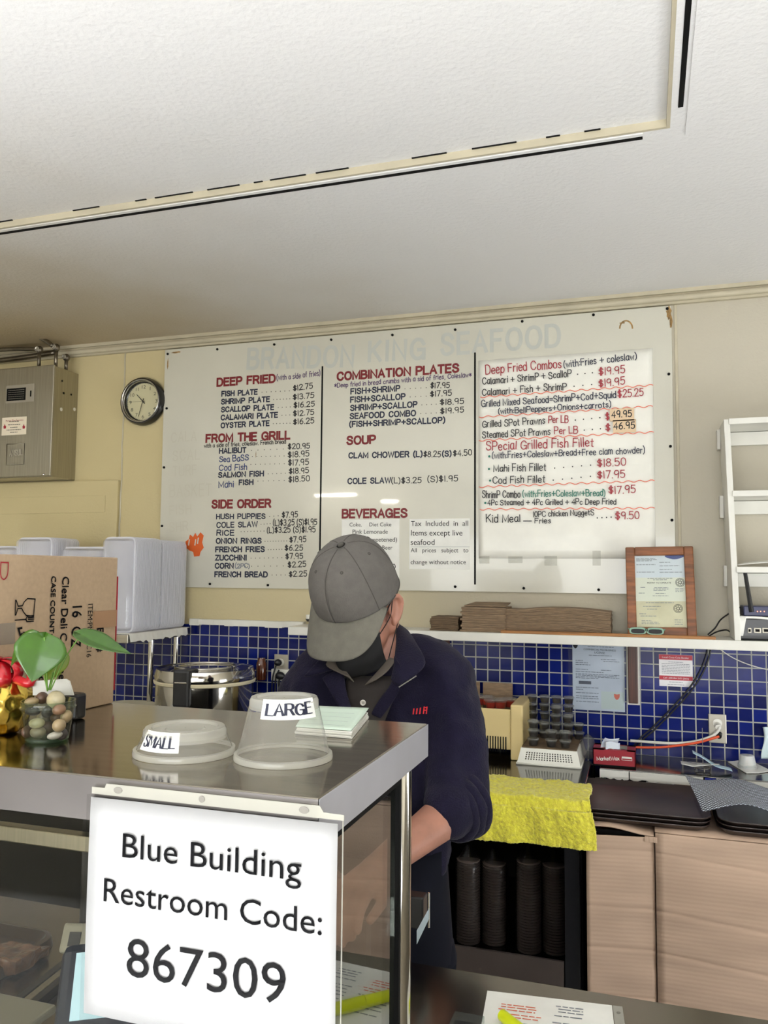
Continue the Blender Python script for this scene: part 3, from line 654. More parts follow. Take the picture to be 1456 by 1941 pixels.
MB().tube(crom([P3(-60, 668, AY + .05), P3(20, 662, AY + .05), P3(75, 662, AY + .05)], 6), .011, 10).build('conduit', m_pipe, pipes, smooth=True)
MB().tube(crom([P3(-60, 690, WY - .05), P3(40, 678, WY - .05), P3(105, 668, WY - .05)], 6), .013, 10).build('conduit', m_pipe, pipes, smooth=True)
for px_, py_, y_ in ((75, 663, AY + .05), (107, 659, AY + .05), (126, 678, AY + .12)):
    p = P3(px_, py_, y_)
    f_ = MB().ball(p, (.018, .018, .02), 12).build('elbow_fitting', m_pipe, pipes, smooth=True)
    MB().tube([p, V((p.x, p.y, az1))], .009, 10).build('drop_pipe', m_pipe, f_, smooth=True)
    MB().lathe([(.004, .017), (.012, .017), (.013, .021), (.01, .022), (.009, .019), (.004, .019)], p, 14, M=RX).build('cap', m_plate, f_, smooth=True)

# batten lamp on the front wall above the window behind the camera: seen only as a streak mirrored in the board
def lamp(x0, x1, z, lab):
    t = thing('fluorescent_lamp', lab, 'wall lamp', ((x0 + x1) / 2, FY, z))
    BOX('housing', m_white, x0, x1, FY, FY + .05, z - .03, z + .03, t, bevel=.004)
    MB().tube([(x0 + .03, FY + .07, z), (x1 - .03, FY + .07, z)], .016, 10).build('tube', mat('tube_glow', (255, 250, 235), .5, emit=110), t, smooth=True)
lamp(-4.44, -3.78, 2.69, 'longer white batten lamp on the front wall behind the viewer'); lamp(-3.45, -3.17, 2.585, 'shorter white batten lamp on the front wall behind the viewer')

# ================================================================== ON THE WHITE SHELF
m_kraft = mat('kraft_card', (134, 112, 88), .8, var=.12, vscale=30, vstretch=(1, 1, 6)); m_kraft2 = mat('kraft_card_dark', (104, 84, 62), .8, var=.15, vscale=30, vstretch=(1, 1, 6))
def sheet(x0, x1, y0, y1, z0, h, m, k, sag=None):
    """one folded pad: a slab with a soft uneven front edge"""
    n = 14; top = []; rings = []
    ph = random.uniform(0, 9)
    for i in range(n + 1):
        t = i / n; x = x0 + (x1 - x0) * t; s = sag(t) if sag else 0
        fy = y0 + .003 * noise.noise(V((t * 4, ph, k))) ; dz = .0012 * noise.noise(V((t * 5, k, ph)))
        rings.append([V((x, fy, z0 + s + dz)), V((x, fy - .0012, z0 + s + dz + h * .5)), V((x, fy, z0 + s + dz + h)), V((x, y1, z0 + s + dz + h)), V((x, y1, z0 + s + dz))])
    return MB().rings(rings).build('cardboard_pad', m, smooth=False)
def pads(px0, px1, ytop, n, y0, y1, zb, m, grp, lab, sag=None, jit=.004, taper=0):
    x0 = PY(px0, 1190, y0).x; x1 = PY(px1, 1190, y0).x; zt = PY((px0 + px1) / 2, ytop, y0).z; h = (zt - zb) / n
    for i in range(n):
        d = random.uniform(-jit, jit); tp = taper * i / n
        o = sheet(x0 + d + tp, x1 + d * .6 - tp, y0 + random.uniform(0, jit), y1, zb + i * h, h * .93, m, i, sag)
        if n == 1 or i == n - 1: w_ = 'topmost of'
        elif i == 0: w_ = 'bottom one of'
        else: w_ = 'number %d up in' % (i + 1)
        tag(o, 'brown cardboard pad, %s %s' % (w_, lab), 'cardboard pad', grp)
pads(816, 869, 1169, 7, 3.235, 3.36, SZ, m_kraft2, 'small pile of brown pads', 'the small left shelf pile')
pads(874, 958, 1151, 11, 3.225, 3.385, SZ, m_kraft, 'square pile of brown pads', 'the square middle shelf pile', jit=.005)
stx0 = PY(950, 1197, 3.215).x; stx1 = PY(1357, 1212, 3.215).x
m_wood = mat('strip_wood', (164, 112, 60), .5, var=.2, vscale=6, vstretch=(1, 20, 20))
tag(BOX('wooden_strip', m_wood, stx0, stx1, 3.205, 3.23, SZ, SZ + .011, bevel=.0015), 'long thin wooden strip lying along the front of the shelf', 'wood strip')
def sg(t): return .012 * math.sin(t * PI * 1.6 - .9) * (t > .02) + .004
pads(957, 1158, 1157, 14, 3.236, 3.385, SZ, m_kraft, 'long pile of brown pads', 'the long pile behind the wooden strip', sag=lambda t: .010 * math.sin(max(0, t - .15) * PI * 1.3), jit=.003)
# the tilted top flap of the middle pile
tx0 = PY(880, 1150, 3.24).x; tx1 = PY(959, 1150, 3.24).x; tz = PY(915, 1151, 3.225).z
fl = MB().prism([V((tx0, 3.24, tz + .002)), V((tx1, 3.24, tz + .002)), V((tx1 - .002, 3.375, tz + .012)), V((tx0 + .02, 3.375, tz + .012))], (0, 0, .004)).build('cardboard_pad', m_kraft)
tag(fl, 'lighter brown pad tilted up against the wall on the square middle pile', 'cardboard pad', 'square pile of brown pads')

# framed permit leaning back
fr = thing('framed_permit', 'wooden framed permit leaning against the wall on the shelf', 'picture frame', (PY(1255, 1200, 3.26).x, 3.26, SZ))
A = PY(1190, 1199, 3.26); B_ = PY(1322, 1204, 3.26)
lean = math.radians(9); fz = SZ + .001
fw_ = B_.x - A.x; fh = .345
FM = Matrix.Translation((A.x, 3.262, fz + .012 - .012)) @ Matrix.Rotation(math.radians(-1.0), 4, 'Y') @ Matrix.Rotation(-lean, 4, 'X')
m_frame = mat('oak_frame', (138, 84, 48), .45, var=.25, vscale=8, vstretch=(1, 1, 8))
b4 = .034
for (x0, x1, z0, z1) in ((0, b4, 0, fh), (fw_ - b4, fw_, 0, fh), (b4, fw_ - b4, 0, b4), (b4, fw_ - b4, fh - b4, fh)):
    o = MB().box(x0, x1, 0, .016, z0, z1, FM).build('frame_rail', m_frame, fr, bevel=.004)
MB().box(.006, fw_ - .006, .013, .018, .006, fh - .006, FM).build('backing', m_kraft2, fr)
FU = (FM.to_3x3() @ V((1, 0, 0))); FV = (FM.to_3x3() @ V((0, 0, 1))); FNn = (FM.to_3x3() @ V((0, -1, 0)))
def fp(x, z, y=.011): return FM @ V((x, y, z))
iw = fw_ - 2 * b4; ih = fh - 2 * b4
for z0, z1, m in ((.69, 1, mat('permit_blue', (216, 220, 232), .6)), (.36, .69, mat('permit_white', (226, 224, 212), .6)), (0, .36, mat('permit_aged', (220, 208, 172), .6, var=.1, vscale=12, rgb2=(226, 216, 186)))):
    MB().box(b4, fw_ - b4, .0112, .0122, b4 + ih * z0, b4 + ih * z1, FM).build('certificate', m, fr)
pm = MB()
greek(pm, fp(b4, b4, .0108), FU * iw, FV, [(.03, .42, ih * .955), (.03, .46, ih * .94), (.03, .35, ih * .925), (.5, .72, ih * .9), (.03, .42, ih * .87), (.5, .9, ih * .85), (.5, .75, ih * .8), (.03, .4, ih * .765), (.5, .95, ih * .76),
    (.25, .75, ih * .675), (.36, .64, ih * .655), (.1, .2, ih * .55), (.38, .66, ih * .545), (.36, .68, ih * .525), (.36, .62, ih * .505), (.06, .18, ih * .47), (.4, .6, ih * .465), (.34, .66, ih * .43), (.8, .98, ih * .53), (.8, .98, ih * .51), (.8, .95, ih * .49),
    (.2, .76, ih * .335), (.14, .5, ih * .285), (.22, .42, ih * .245), (.06, .2, ih * .18), (.08, .4, ih * .15), (.1, .3, ih * .085), (.1, .44, ih * .065), (.1, .46, ih * .045), (.76, .92, ih * .1), (.76, .92, ih * .07), (.76, .92, ih * .04)], .0022)
pm.build('fine_print', m_grey, fr)
typed(MB(), 'PERMIT TO OPERATE', fp(b4 + iw * .24, b4 + ih * .605, .0107), fp(b4 + iw * .72, b4 + ih * .605, .0107), FNn).build('lettering', m_print, fr)
for zc, xc in ((.62, .9), (.26, .84)):
    cc = fp(b4 + iw * xc, b4 + ih * zc, .0107); sm_ = MB()
    for R in (.016, .0125, .006):
        P = [cc + FU * math.cos(k * PI / 12) * R + FV * math.sin(k * PI / 12) * R for k in range(25)]; sm_.ribbon(P, .0016, FU, FV, False)
    for k in range(7):
        a = k * .9; sm_.ribbon([cc + FU * math.cos(a) * .003 + FV * math.sin(a) * .004, cc + FU * math.cos(a + .5) * .011 + FV * math.sin(a + .5) * .011], .0014, FU, FV, False)
    sm_.build('seal', m_print, fr)
MB().add([fp(b4 + iw * (.62 + .38 * k / 10), b4 + ih * (1 - (.02 + .035 * math.sin(PI * k / 10))), .0107) for k in range(11)] + [fp(b4 + iw, b4 + ih, .0107), fp(b4 + iw * .62, b4 + ih, .0107)], [tuple(range(13))]).build('blue_arc', mat('arc_blue', (56, 70, 140), .6), fr)
MB().box(b4, fw_ - b4, .009, .0098, b4, fh - b4, FM).build('glass', clear('frame_glass', refl=.7), fr)

# sunglasses
sg_ = thing('sunglasses', 'pale green sunglasses lying in front of the framed permit', 'sunglasses', (PY(1225, 1200, 3.22).x, 3.236, SZ + .012))
m_sg = mat('sage_plastic', (128, 166, 142), .35); m_lens = mat('dark_lens', (34, 33, 34), .4, spec=.25)
gx0 = PY(1190, 1197, 3.222).x; gx1 = PY(1262, 1197, 3.222).x; gw = gx1 - gx0; gz = SZ + .0112
def rrect(cx, cz, w_, h_, y, n=24, e=3.2):
    out = []
    for k in range(n):
        a = 2 * PI * k / n; ca, sa = math.cos(a), math.sin(a)
        out.append(V((cx + w_ / 2 * math.copysign(abs(ca) ** (2 / e), ca), y, cz + h_ / 2 * math.copysign(abs(sa) ** (2 / e), sa))))
    return out
for sx_ in (.27, .73):
    cxx = gx0 + gw * sx_; czz = gz + .0125
    o_ = rrect(cxx, czz, gw * .45, .026, 3.217); i_ = rrect(cxx, czz - .001, gw * .36, .017, 3.217)
    mb = MB(); n = len(o_); d = V((0, .004, 0))
    mb.add(o_ + i_ + [p + d for p in o_] + [p + d for p in i_], [f for k in range(n) for f in ((k, (k + 1) % n, n + (k + 1) % n, n + k), (2 * n + k, 3 * n + k, 3 * n + (k + 1) % n, 2 * n + (k + 1) % n), (k, 2 * n + k, 2 * n + (k + 1) % n, (k + 1) % n), (n + k, n + (k + 1) % n, 3 * n + (k + 1) % n, 3 * n + k))])
    mb.build('lens_rim', m_sg, sg_); MB().prism([p + V((0, .001, 0)) for p in rrect(cxx, czz - .001, gw * .37, .018, 3.217)], (0, .002, 0)).build('lens', m_lens, sg_)
BOX('bridge', m_sg, gx0 + gw * .46, gx0 + gw * .54, 3.217, 3.221, gz + .012, gz + .02, sg_)
for xx in (gx0 + .003, gx1 - .003):
    MB().tube([(xx, 3.22, gz + .02), (xx * .9 + (gx0 + gx1) / 2 * .1, 3.25, gz + .008)], .0022, 6).build('temple', m_sg, sg_, smooth=True)

# ---- white shelf unit at the right end
ux = [PY(1372, 800, 3.2).x, PY(1393, 1210, 3.2).x]
unit = thing('white_shelf_unit', 'tall white painted wooden shelf unit standing at the right end of the shelf', 'shelf unit', (ux[1], 3.3, SZ))
uzt = PY(1372, 795, 3.2).z
th = .021
up = MB(); up.prism([V((ux[1], 3.2, SZ + .0005)), V((ux[1] + th, 3.2, SZ + .0005)), V((ux[0] + th, 3.2, uzt)), V((ux[0], 3.2, uzt))], (0, .195, 0)); up.build('upright', m_white, unit, bevel=.002)
up = MB(); up.box(ux[1] + .86, ux[1] + .86 + th, 3.2, 3.395, SZ + .0005, uzt); up.build('upright', m_white, unit, bevel=.002)
def uxa(z): t = (uzt - z) / (uzt - SZ); return ux[0] + (ux[1] - ux[0]) * t + th
for py_, px_ in ((793, 1392), (930, 1396), (1074, 1400)):
    z = PY(px_, py_, 3.2).z
    BOX('shelf_board', m_white, uxa(z) - .004, ux[1] + .86, 3.195, 3.395, z - .022, z, unit, bevel=.002)
    BOX('back_rail', m_white, uxa(z) + .001, ux[1] + .859, 3.375, 3.395, z - .075, z - .024, unit, bevel=.001)
for px_, p0, p1 in ((1362, 815, 852), (1367, 940, 982), (1375, 1072, 1111)):
    a = PY(px_ - 3, p0, 3.36); q = PY(px_ + 3, p1, 3.36)
    BOX('cleat', m_white, a.x, uxa((a.z + q.z) / 2) - th - .001, 3.352, 3.398, q.z, a.z, unit, bevel=.001)
z3 = PY(1400, 1074, 3.2).z
pp = MB().grid(lambda s, t: V((uxa(z3) + .006 + .4 * s, 3.205 + .15 * t, z3 + .002 + .022 * math.sin(PI * min(1, s * 1.4 + .1)) * (.6 + .4 * t))), 16, 4).build('paper_sheaf', m_paper, smooth=True, solid=.002)
tag(pp, 'loose curling white papers lying on the lowest board of the shelf unit', 'paper')
# device under it
dv = thing('black_network_box', 'black electronic box under white paper at the right end of the shelf', 'electronics', (PY(1430, 1200, 3.215).x, 3.3, SZ))
dx = PY(1398, 1200, 3.212).x; dz = PY(1430, 1170, 3.212).z
m_dev = mat('black_plastic', (22, 22, 25), .35, coat=.2)
BOX('housing', m_dev, dx, dx + .26, 3.212, 3.37, SZ, dz, dv, bevel=.008)
for k, (px_, w_) in enumerate(((1421, .006), (1436, .012), (1452, .012))):
    p = PY(px_, 1195, 3.2115); BOX('port', m_plate, p.x - w_, p.x + w_, 3.2095, 3.2125, p.z - .009, p.z + .009, dv, bevel=.001)
    BOX('port_hole', m_black, p.x - w_ * .6, p.x + w_ * .6, 3.2088, 3.2094, p.z - .005, p.z + .005, dv)
cov = MB().grid(lambda s, t: V((dx - .004 + .27 * s, 3.206 + .15 * max(t - .25, 0) / .75, dz + .001 + .002 * math.sin(s * 9) - (.25 - min(t, .25)) * (.28 if s < .09 else .03))), 24, 12).build('paper_cover', m_paper, dv, smooth=True, solid=.0008)
rt = thing('wifi_router', 'dark blue router with a tall black aerial on top of the black box', 'router', (PY(1432, 1163, 3.23).x, 3.27, dz))
rx0 = PY(1410, 1163, 3.225).x; rz1 = PY(1430, 1151, 3.225).z; rz0 = dz + .0035
m_rt = mat('router_blue', (30, 34, 78), .3)
BOX('housing', m_rt, rx0, rx0 + .2, 3.225, 3.34, rz0, rz1 + .004, rt, bevel=.003)
for px_ in (1436, 1442, 1449): p = PY(px_, 1159, 3.2245); MB().ball(p, .0022, 8).build('status_light', mat('led', (255, 140, 110), .3, emit=1.2), rt)
p0 = PY(1425, 1160, 3.222); p1 = PY(1411, 1076, 3.222)
MB().tube([p0, p0 + (p1 - p0) * .3, p1], [.0085, .008, .0065], 8).build('aerial', m_dev, rt, smooth='auto')

# ---- on the tiles
TY = WY - .008
def plane_paper(name, x0, y0, x1, y1, m, y): a = PY(x0, y0, y); q = PY(x1, y1, y); return MB().box(a.x, q.x, y, y + .001, q.z, a.z), a, q
lic = thing('posted_licence', 'white business licence in a clear sleeve hung on the blue tiles', 'licence', PY(1132, 1216, TY - .004))
mb, a, q = plane_paper('sheet', 1085, 1218, 1185, 1350, None, TY - .004); mb.build('sheet', mat('licence_paper', (206, 212, 218), .6, var=.04, vscale=12), lic)
W_ = q.x - a.x; Hh = a.z - q.z; O = V((a.x, TY - .0044, q.z)); U = V((1, 0, 0)) * W_; Vv = V((0, 0, 1))
pm = MB()
greek(pm, O, U, Vv, [(.2, .86, Hh * .965), (.3, .8, Hh * .945), (.32, .76, Hh * .815), (.06, .2, Hh * .73), (.06, .3, Hh * .7), (.06, .35, Hh * .67), (.55, .85, Hh * .76), (.6, .9, Hh * .73), (.06, .3, Hh * .6), (.06, .6, Hh * .565), (.55, .75, Hh * .6), (.06, .9, Hh * .53), (.06, .85, Hh * .51), (.06, .9, Hh * .49), (.06, .5, Hh * .47),
    (.06, .5, Hh * .33), (.06, .2, Hh * .3), (.06, .5, Hh * .25), (.06, .5, Hh * .2), (.06, .5, Hh * .17), (.06, .5, Hh * .12), (.58, .9, Hh * .25), (.58, .8, Hh * .2)], .0022)
pm.build('fine_print', mat('print_grey', (90, 94, 102), .6), lic)
typed(MB(), 'COMMERCIAL FISH BUSINESS', O + U * .22 + Vv * Hh * .895, O + U * .84 + Vv * Hh * .89, NB).build('lettering', m_print, lic)
typed(MB(), 'LICENSE', O + U * .43 + Vv * Hh * .85, O + U * .63 + Vv * Hh * .846, NB).build('lettering', m_print, lic)
BOX('stamp_box', mat('print_grey', (90, 94, 102)), a.x + W_ * .12, a.x + W_ * .36, TY - .0046, TY - .0042, q.z + Hh * .385, q.z + Hh * .43, lic)
BOX('pale_card', mat('card_green', (206, 216, 206), .6), a.x + W_ * .55, a.x + W_ * .98, TY - .0048, TY - .0042, q.z + Hh * .03, q.z + Hh * .29, lic)
def shield(c, s, m, par): return MB().add([c + V((x * s, 0, z * s)) for x, z in ((-1, 1), (0, .8), (1, 1), (.95, -.1), (.5, -.8), (0, -1.15), (-.5, -.8), (-.95, -.1))], [tuple(range(8))]).build('shield_mark', m, par)
shield(O + U * .85 + Vv * Hh * .22 - V((0, .0008, 0)), .011, m_wave, lic); shield(O + U * .06 + Vv * Hh * .955 - V((0, .0002, 0)), .01, m_print, lic)
mb, a, q = plane_paper('sleeve', 1077, 1214, 1188, 1354, None, TY - .007)
m_sleeve = clear('sleeve_film', (236, 240, 246), .55, .12, .06, (225, 230, 240))
MB().grid(lambda s, t: V((a.x + (q.x - a.x) * s, TY - .0075 - .0022 * noise.noise(V((s * 3, t * 3, 1))), q.z + (a.z - q.z) * t)), 16, 20).build('sleeve', m_sleeve, lic, smooth=True)
m_brownwood = mat('dark_wood', (74, 40, 28), .4, var=.25, vscale=6, vstretch=(20, 20, 1))
kx = thing('wooden_wall_strip', 'dark brown wooden strip on a white backing hung on the tiles right of the licence', 'wood strip', PY(1200, 1222, TY))
a = PY(1190, 1224, TY - .02); q = PY(1210, 1334, TY - .02); BOX('strip', m_brownwood, a.x, q.x, TY - .022, TY - .005, q.z, a.z, kx, bevel=.003)
a = PY(1188, 1221, TY - .005); q = PY(1213, 1337, TY - .005); BOX('backing_plate', m_white, a.x, q.x, TY - .0048, TY, q.z, a.z, kx, bevel=.001)
a = PY(806, 1208, TY - .03); q = PY(850, 1240, TY - .03); tag(BOX('wooden_block', m_brownwood, a.x, q.x, TY - .03, TY, q.z, a.z, bevel=.004), 'dark brown wooden block under the shelf behind the worker', 'wood block')
stk = thing('bottler_sticker', 'red and white service sticker on the blue tiles', 'sticker', PY(1281, 1270, TY))
mb, a, q = plane_paper('x', 1249, 1240, 1314, 1303, None, TY - .002); mb.build('label', mat('sticker_white', (232, 230, 232), .4), stk, bevel=.0004)
W_ = q.x - a.x; Hh = a.z - q.z; O = V((a.x, TY - .0026, q.z))
for z0, z1 in ((.84, .995), (.2, .33)): BOX('red_band', mat('band_red', (178, 24, 48), .4), a.x + .0005, q.x - .0005, TY - .0024, TY - .0019, q.z + Hh * z0, q.z + Hh * z1, stk)
typed(MB(), 'Local Coca-Cola Bottler', O + V((W_ * .1, 0, Hh * .885)), O + V((W_ * .9, 0, Hh * .885)), NB).build('lettering', mat('sticker_white', (0, 0, 0)), stk)
typed(MB(), 'Call 1-800-866-2653 (2653)', O + V((W_ * .12, 0, Hh * .24)), O + V((W_ * .88, 0, Hh * .24)), NB).build('lettering', mat('sticker_white', (0, 0, 0)), stk)
gm = MB(); greek(gm, O, V((1, 0, 0)) * W_, V((0, 0, 1)), [(.28, .72, Hh * .76)] + [(.08, .92, Hh * (.7 - .05 * k)) for k in range(7)] + [(.3, .7, Hh * .13), (.25, .75, Hh * .05)], .002); gm.build('fine_print', m_grey, stk)
# black cables from the shelf to behind the counter, thin white wire
m_cable = mat('black_cable', (16, 16, 18), .45)
cb = thing('black_cable_pair', 'pair of black cables hanging down diagonally across the blue tiles', 'cable', PY(1340, 1226, TY - .02))
for k, of in enumerate((0, 5)):
    MB().tube(crom([PY(x + of, y + of * .6, TY - .012) for x, y in ((1342, 1229), (1336, 1252), (1322, 1282), (1300, 1313), (1268, 1348), (1238, 1378), (1213, 1400), (1196, 1422))], 6), .0035, 8).build('cable', m_cable, cb, smooth=True)
wv = MB().tube(crom([PY(x, y, TY - .008) for x, y in ((1362, 1228), (1378, 1240), (1400, 1252), (1430, 1263), (1475, 1274))], 6), .002, 6).build('white_wire', m_white, smooth=True); tag(wv, 'thin white wire running along the tiles below the shelf unit', 'wire')
bk = thing('router_cables', 'black cables looping on the shelf from behind the white upright', 'cable', PY(1370, 1190, 3.3))
MB().tube(crom([PY(1342, 1203, 3.29), PY(1356, 1190, 3.3), PY(1366, 1175, 3.31), PY(1382, 1163, 3.385), PY(1400, 1152, 3.385), PY(1416, 1152, 3.36)], 6), .003, 6).build('cable', m_cable, bk, smooth=True)
MB().tube(crom([PY(1344, 1206, 3.28), PY(1358, 1198, 3.3), PY(1376, 1194, 3.33), PY(1384, 1198, 3.385)], 6), .003, 6).build('cable', m_cable, bk, smooth=True)
# right outlet
def outlet(x0, y0, x1, y1, label, m):
    t = thing('wall_outlet', label, 'outlet', PY((x0 + x1) / 2, (y0 + y1) / 2, TY)); a = PY(x0, y0, TY - .006); q = PY(x1, y1, TY - .006)
    BOX('cover_plate', m, a.x, q.x, TY - .006, TY, q.z, a.z, t, bevel=.002)
    for f in (.3, .7):
        p = V(((a.x + q.x) / 2, TY - .0065, q.z + (a.z - q.z) * f)); MB().lathe([(.0005, 0), (.016, 0), (.0165, .0025), (.0005, .0025)], p, 18, M=RX).build('socket', m_white, t, smooth='auto')
    return t
outlet(1343, 1353, 1378, 1410, 'steel wall outlet with white and orange cords plugged in', m_plate)
cw = thing('white_power_cord', 'white power cord plugged into the upper socket of the right outlet', 'power cord', PY(1361, 1374, TY - .02))
P = PY(1361, 1375, TY - .012); MB().tube([P + V((0, .005, 0)), P + V((0, -.02, -.004))], [.013, .011], 10).build('plug', m_white, cw, smooth='auto')
MB().tube(crom([P + V((0, -.02, -.004)), PY(1364, 1381, 3.36), PY(1352, 1394, 3.36), PY(1320, 1405, 3.36), PY(1275, 1409, 3.36), PY(1195, 1404, 3.36)], 8), .0055, 8).build('cord', m_white, cw, smooth=True)
oc2 = thing('orange_power_cord', 'orange power cord plugged into the lower socket of the right outlet', 'power cord', PY(1361, 1394, TY - .02))
P = PY(1364, 1392, TY - .012); MB().tube([P + V((0, .005, 0)), P + V((-.004, -.022, -.004))], [.011, .01], 10).build('plug', m_cable, oc2, smooth='auto')
MB().tube(crom([P + V((-.004, -.022, -.004)), PY(1350, 1400, 3.35), PY(1320, 1408, 3.35), PY(1270, 1415, 3.35), PY(1235, 1417, 3.35), PY(1195, 1416, 3.35)], 8), .0048, 8).build('cord', mat('orange_cord', (226, 84, 40), .45), oc2, smooth=True)
lo = outlet(520, 1240, 545, 1290, 'white outlet and adaptor on the tiles right of the rice cooker', m_plate)
a = PY(514, 1268, TY - .04); q = PY(547, 1292, TY - .04); BOX('adaptor', m_white, a.x, q.x, TY - .04, TY - .009, q.z, a.z, lo, bevel=.003)
MB().ball(PY(527, 1256, TY - .03), (.018, .018, .016), 12).build('plug', m_dev, lo, smooth=True)
MB().ball(PY(531, 1281, TY - .055), (.024, .016, .018), 12).build('plug', m_dev, lo, smooth=True)
for k, x in enumerate((517, 523, 530)):
    MB().tube(crom([PY(x + 6, 1262 + 8 * k, TY - .05), PY(x, 1285, TY - .06), PY(x - 2, 1320, TY - .05), PY(x, 1352, TY - .05)], 5), .004, 6).build('cord', m_cable, lo, smooth=True)
jb = MB().lathe([(.004, 0), (.022, .002), (.024, .03), (.024, .075), (.018, .09), (.018, .1), (.004, .101)], PY(495, 1289, TY - .03), 16).build('amber_bottle', mat('amber', (86, 40, 20), .15, coat=.6), smooth='auto')
tag(jb, 'small dark amber bottle on the tile ledge left of the white outlet', 'bottle')

# ================================================================== BACK COUNTERS
m_cab = mat('dark_cabinet', (36, 33, 28), .5, var=.1, vscale=3); m_ctr = mat('counter_steel', (120, 118, 114), .13, 1, var=.1, vscale=2, rvar=.04)
AF = 2.61; AX = PY(1118, 1490, AF).x - .03
bc = thing('back_counter', 'long dark steel counter along the tiled wall behind the worker', 'counter', (-1.5, 3.0, 0))
BOX('counter_top', m_ctr, -4.6, AX, AF, TY, CZ - .035, CZ, bc, bevel=.003)
BOX('cabinet_body', m_cab, -4.6, -1.0, AF + .03, TY, .1, CZ - .036, bc)
BOX('leg', m_dev, AX - .05, AX - .005, AF + .02, AF + .06, 0, CZ - .036, bc)
BOX('leg', m_dev, AX - .05, AX - .01, TY - .06, TY - .02, 0, CZ - .036, bc)
BOX('back_panel', m_black, -1.0, AX, TY - .014, TY - .001, 0, CZ - .036, bc)  # black sheets put in for the shade under the counter
BOX('side_panel', m_black, AX - .006, AX, AF + .07, TY - .07, 0, CZ - .036, bc)
zl = PY(970, 1830, AF + .02).z
BOX('lower_shelf', m_steel_dark, -1.0, AX - .13, AF + .06, TY - .02, zl - .03, zl, bc)
p0 = PY(868, 1796, AF + .02); p1 = PY(1069, 1824, AF + .02)
BOX('front_panel', mat('panel_steel', (120, 108, 102), .4, .8, var=.08, vscale=3), -1.0, p1.x, AF + .02, AF + .03, .2, p1.z, bc)
# wrapped sleeves of cups
cupx = [888, 937, 1003, 1052]
m_sleevecup = mat('sleeve_cups', (104, 92, 86), .25, coat=.4); m_wrap = clear('plastic_wrap', (200, 200, 200), .5, .25, .015, (120, 115, 112))  # cup and wrap colours darkened for the shade under the counter
for k, px_ in enumerate(cupx):
    yy = AF + .14 + .02 * (k % 2); b0 = PZ(px_, 1800, zl); c = PY(px_, 1790, yy); c.z = zl + .001; R = .040
    zt = PY(px_, 1618 + 8 * (k % 2), yy).z
    t = thing('cup_sleeve', 'plastic wrapped upright sleeve of stacked cups under the counter, %s' % ('nearest the worker', 'second from the worker', 'third from the worker', 'nearest the dark post')[k], 'cup sleeve', c, 'wrapped cup sleeves below the counter')
    prof = [(.001, 0)]; z = 0
    while z < zt - zl - .02: prof += [(R * .9, z), (R, z + .0035), (R, z + .006), (R * .9, z + .007)]; z += .009
    prof += [(R * .8, z), (.001, z + .001)]
    MB().lathe(prof, c, 20).build('stacked_cups', m_sleevecup, t, smooth='auto')
    wz = zt - zl + .03
    def wrapf(s, tt):
        a = 2 * PI * s; z_ = wz * tt; r_ = R * 1.12 * (1 if tt < .8 else max(.1, 1 - (tt - .8) * 4.2)) * (1 + .1 * noise.noise(V((math.cos(a) * 1.5, math.sin(a) * 1.5, z_ * 14 + k))))
        return c + V((math.cos(a) * r_, math.sin(a) * r_, z_))
    MB().grid(wrapf, 24, 26).build('plastic_wrap', m_wrap, t, smooth=True)

# ---- narrow right counter with labelled edge
BF = 3.11
rc = thing('narrow_counter', 'narrow dark steel counter with white labels on its edge at the right', 'counter', (.6, 3.25, CZ))
RXs = PY(1137, 1456, BF).x
BOX('counter_top', m_ctr, RXs, 2.3, BF, TY, CZ - .03, CZ, rc, bevel=.002)
BOX('support_rail', m_black, RXs + .02, 2.3, BF + .03, BF + .06, CZ - .12, CZ - .031, rc)
BOX('support_panel', m_black, RXs + .02, 2.3, TY - .03, TY - .002, 0, CZ - .031, rc)
for (x0, x1, m, dz) in ((1137, 1192, m_paper, 0), (1194, 1333, m_white, 0), (1336, 1357, mat('blue_label', (30, 44, 150), .4), -.001), (1358, 1470, m_white, 0)):
    a = PY(x0, 1470, BF - .001).x; q = PY(x1, 1470, BF - .001).x
    z1 = CZ - .004; n = 18
    mb = MB(); bot = [CZ - .034 + random.uniform(-.003, .003) + dz for _ in range(n + 1)]
    for i in range(n):
        xa = a + (q - a) * i / n; xb = a + (q - a) * (i + 1) / n
        mb.add([V((xa, BF - .0012, z1)), V((xb, BF - .0012, z1)), V((xb, BF - .0012, bot[i + 1])), V((xa, BF - .0012, bot[i]))], [(0, 1, 2, 3)])
    mb.build('edge_label', m, rc, weld=True, solid=.0006)
a = PY(1280, 1478, BF - .002); q = PY(1330, 1484, BF - .002); BOX('edge_label', m_kraft, a.x, q.x, BF - .002, BF - .0013, CZ - .045, CZ - .035, rc)
a = PY(1225, 1478, BF - .002); q = PY(1278, 1484, BF - .002); BOX('edge_label', m_paper, a.x, q.x, BF - .002, BF - .0013, CZ - .043, CZ - .035, rc)

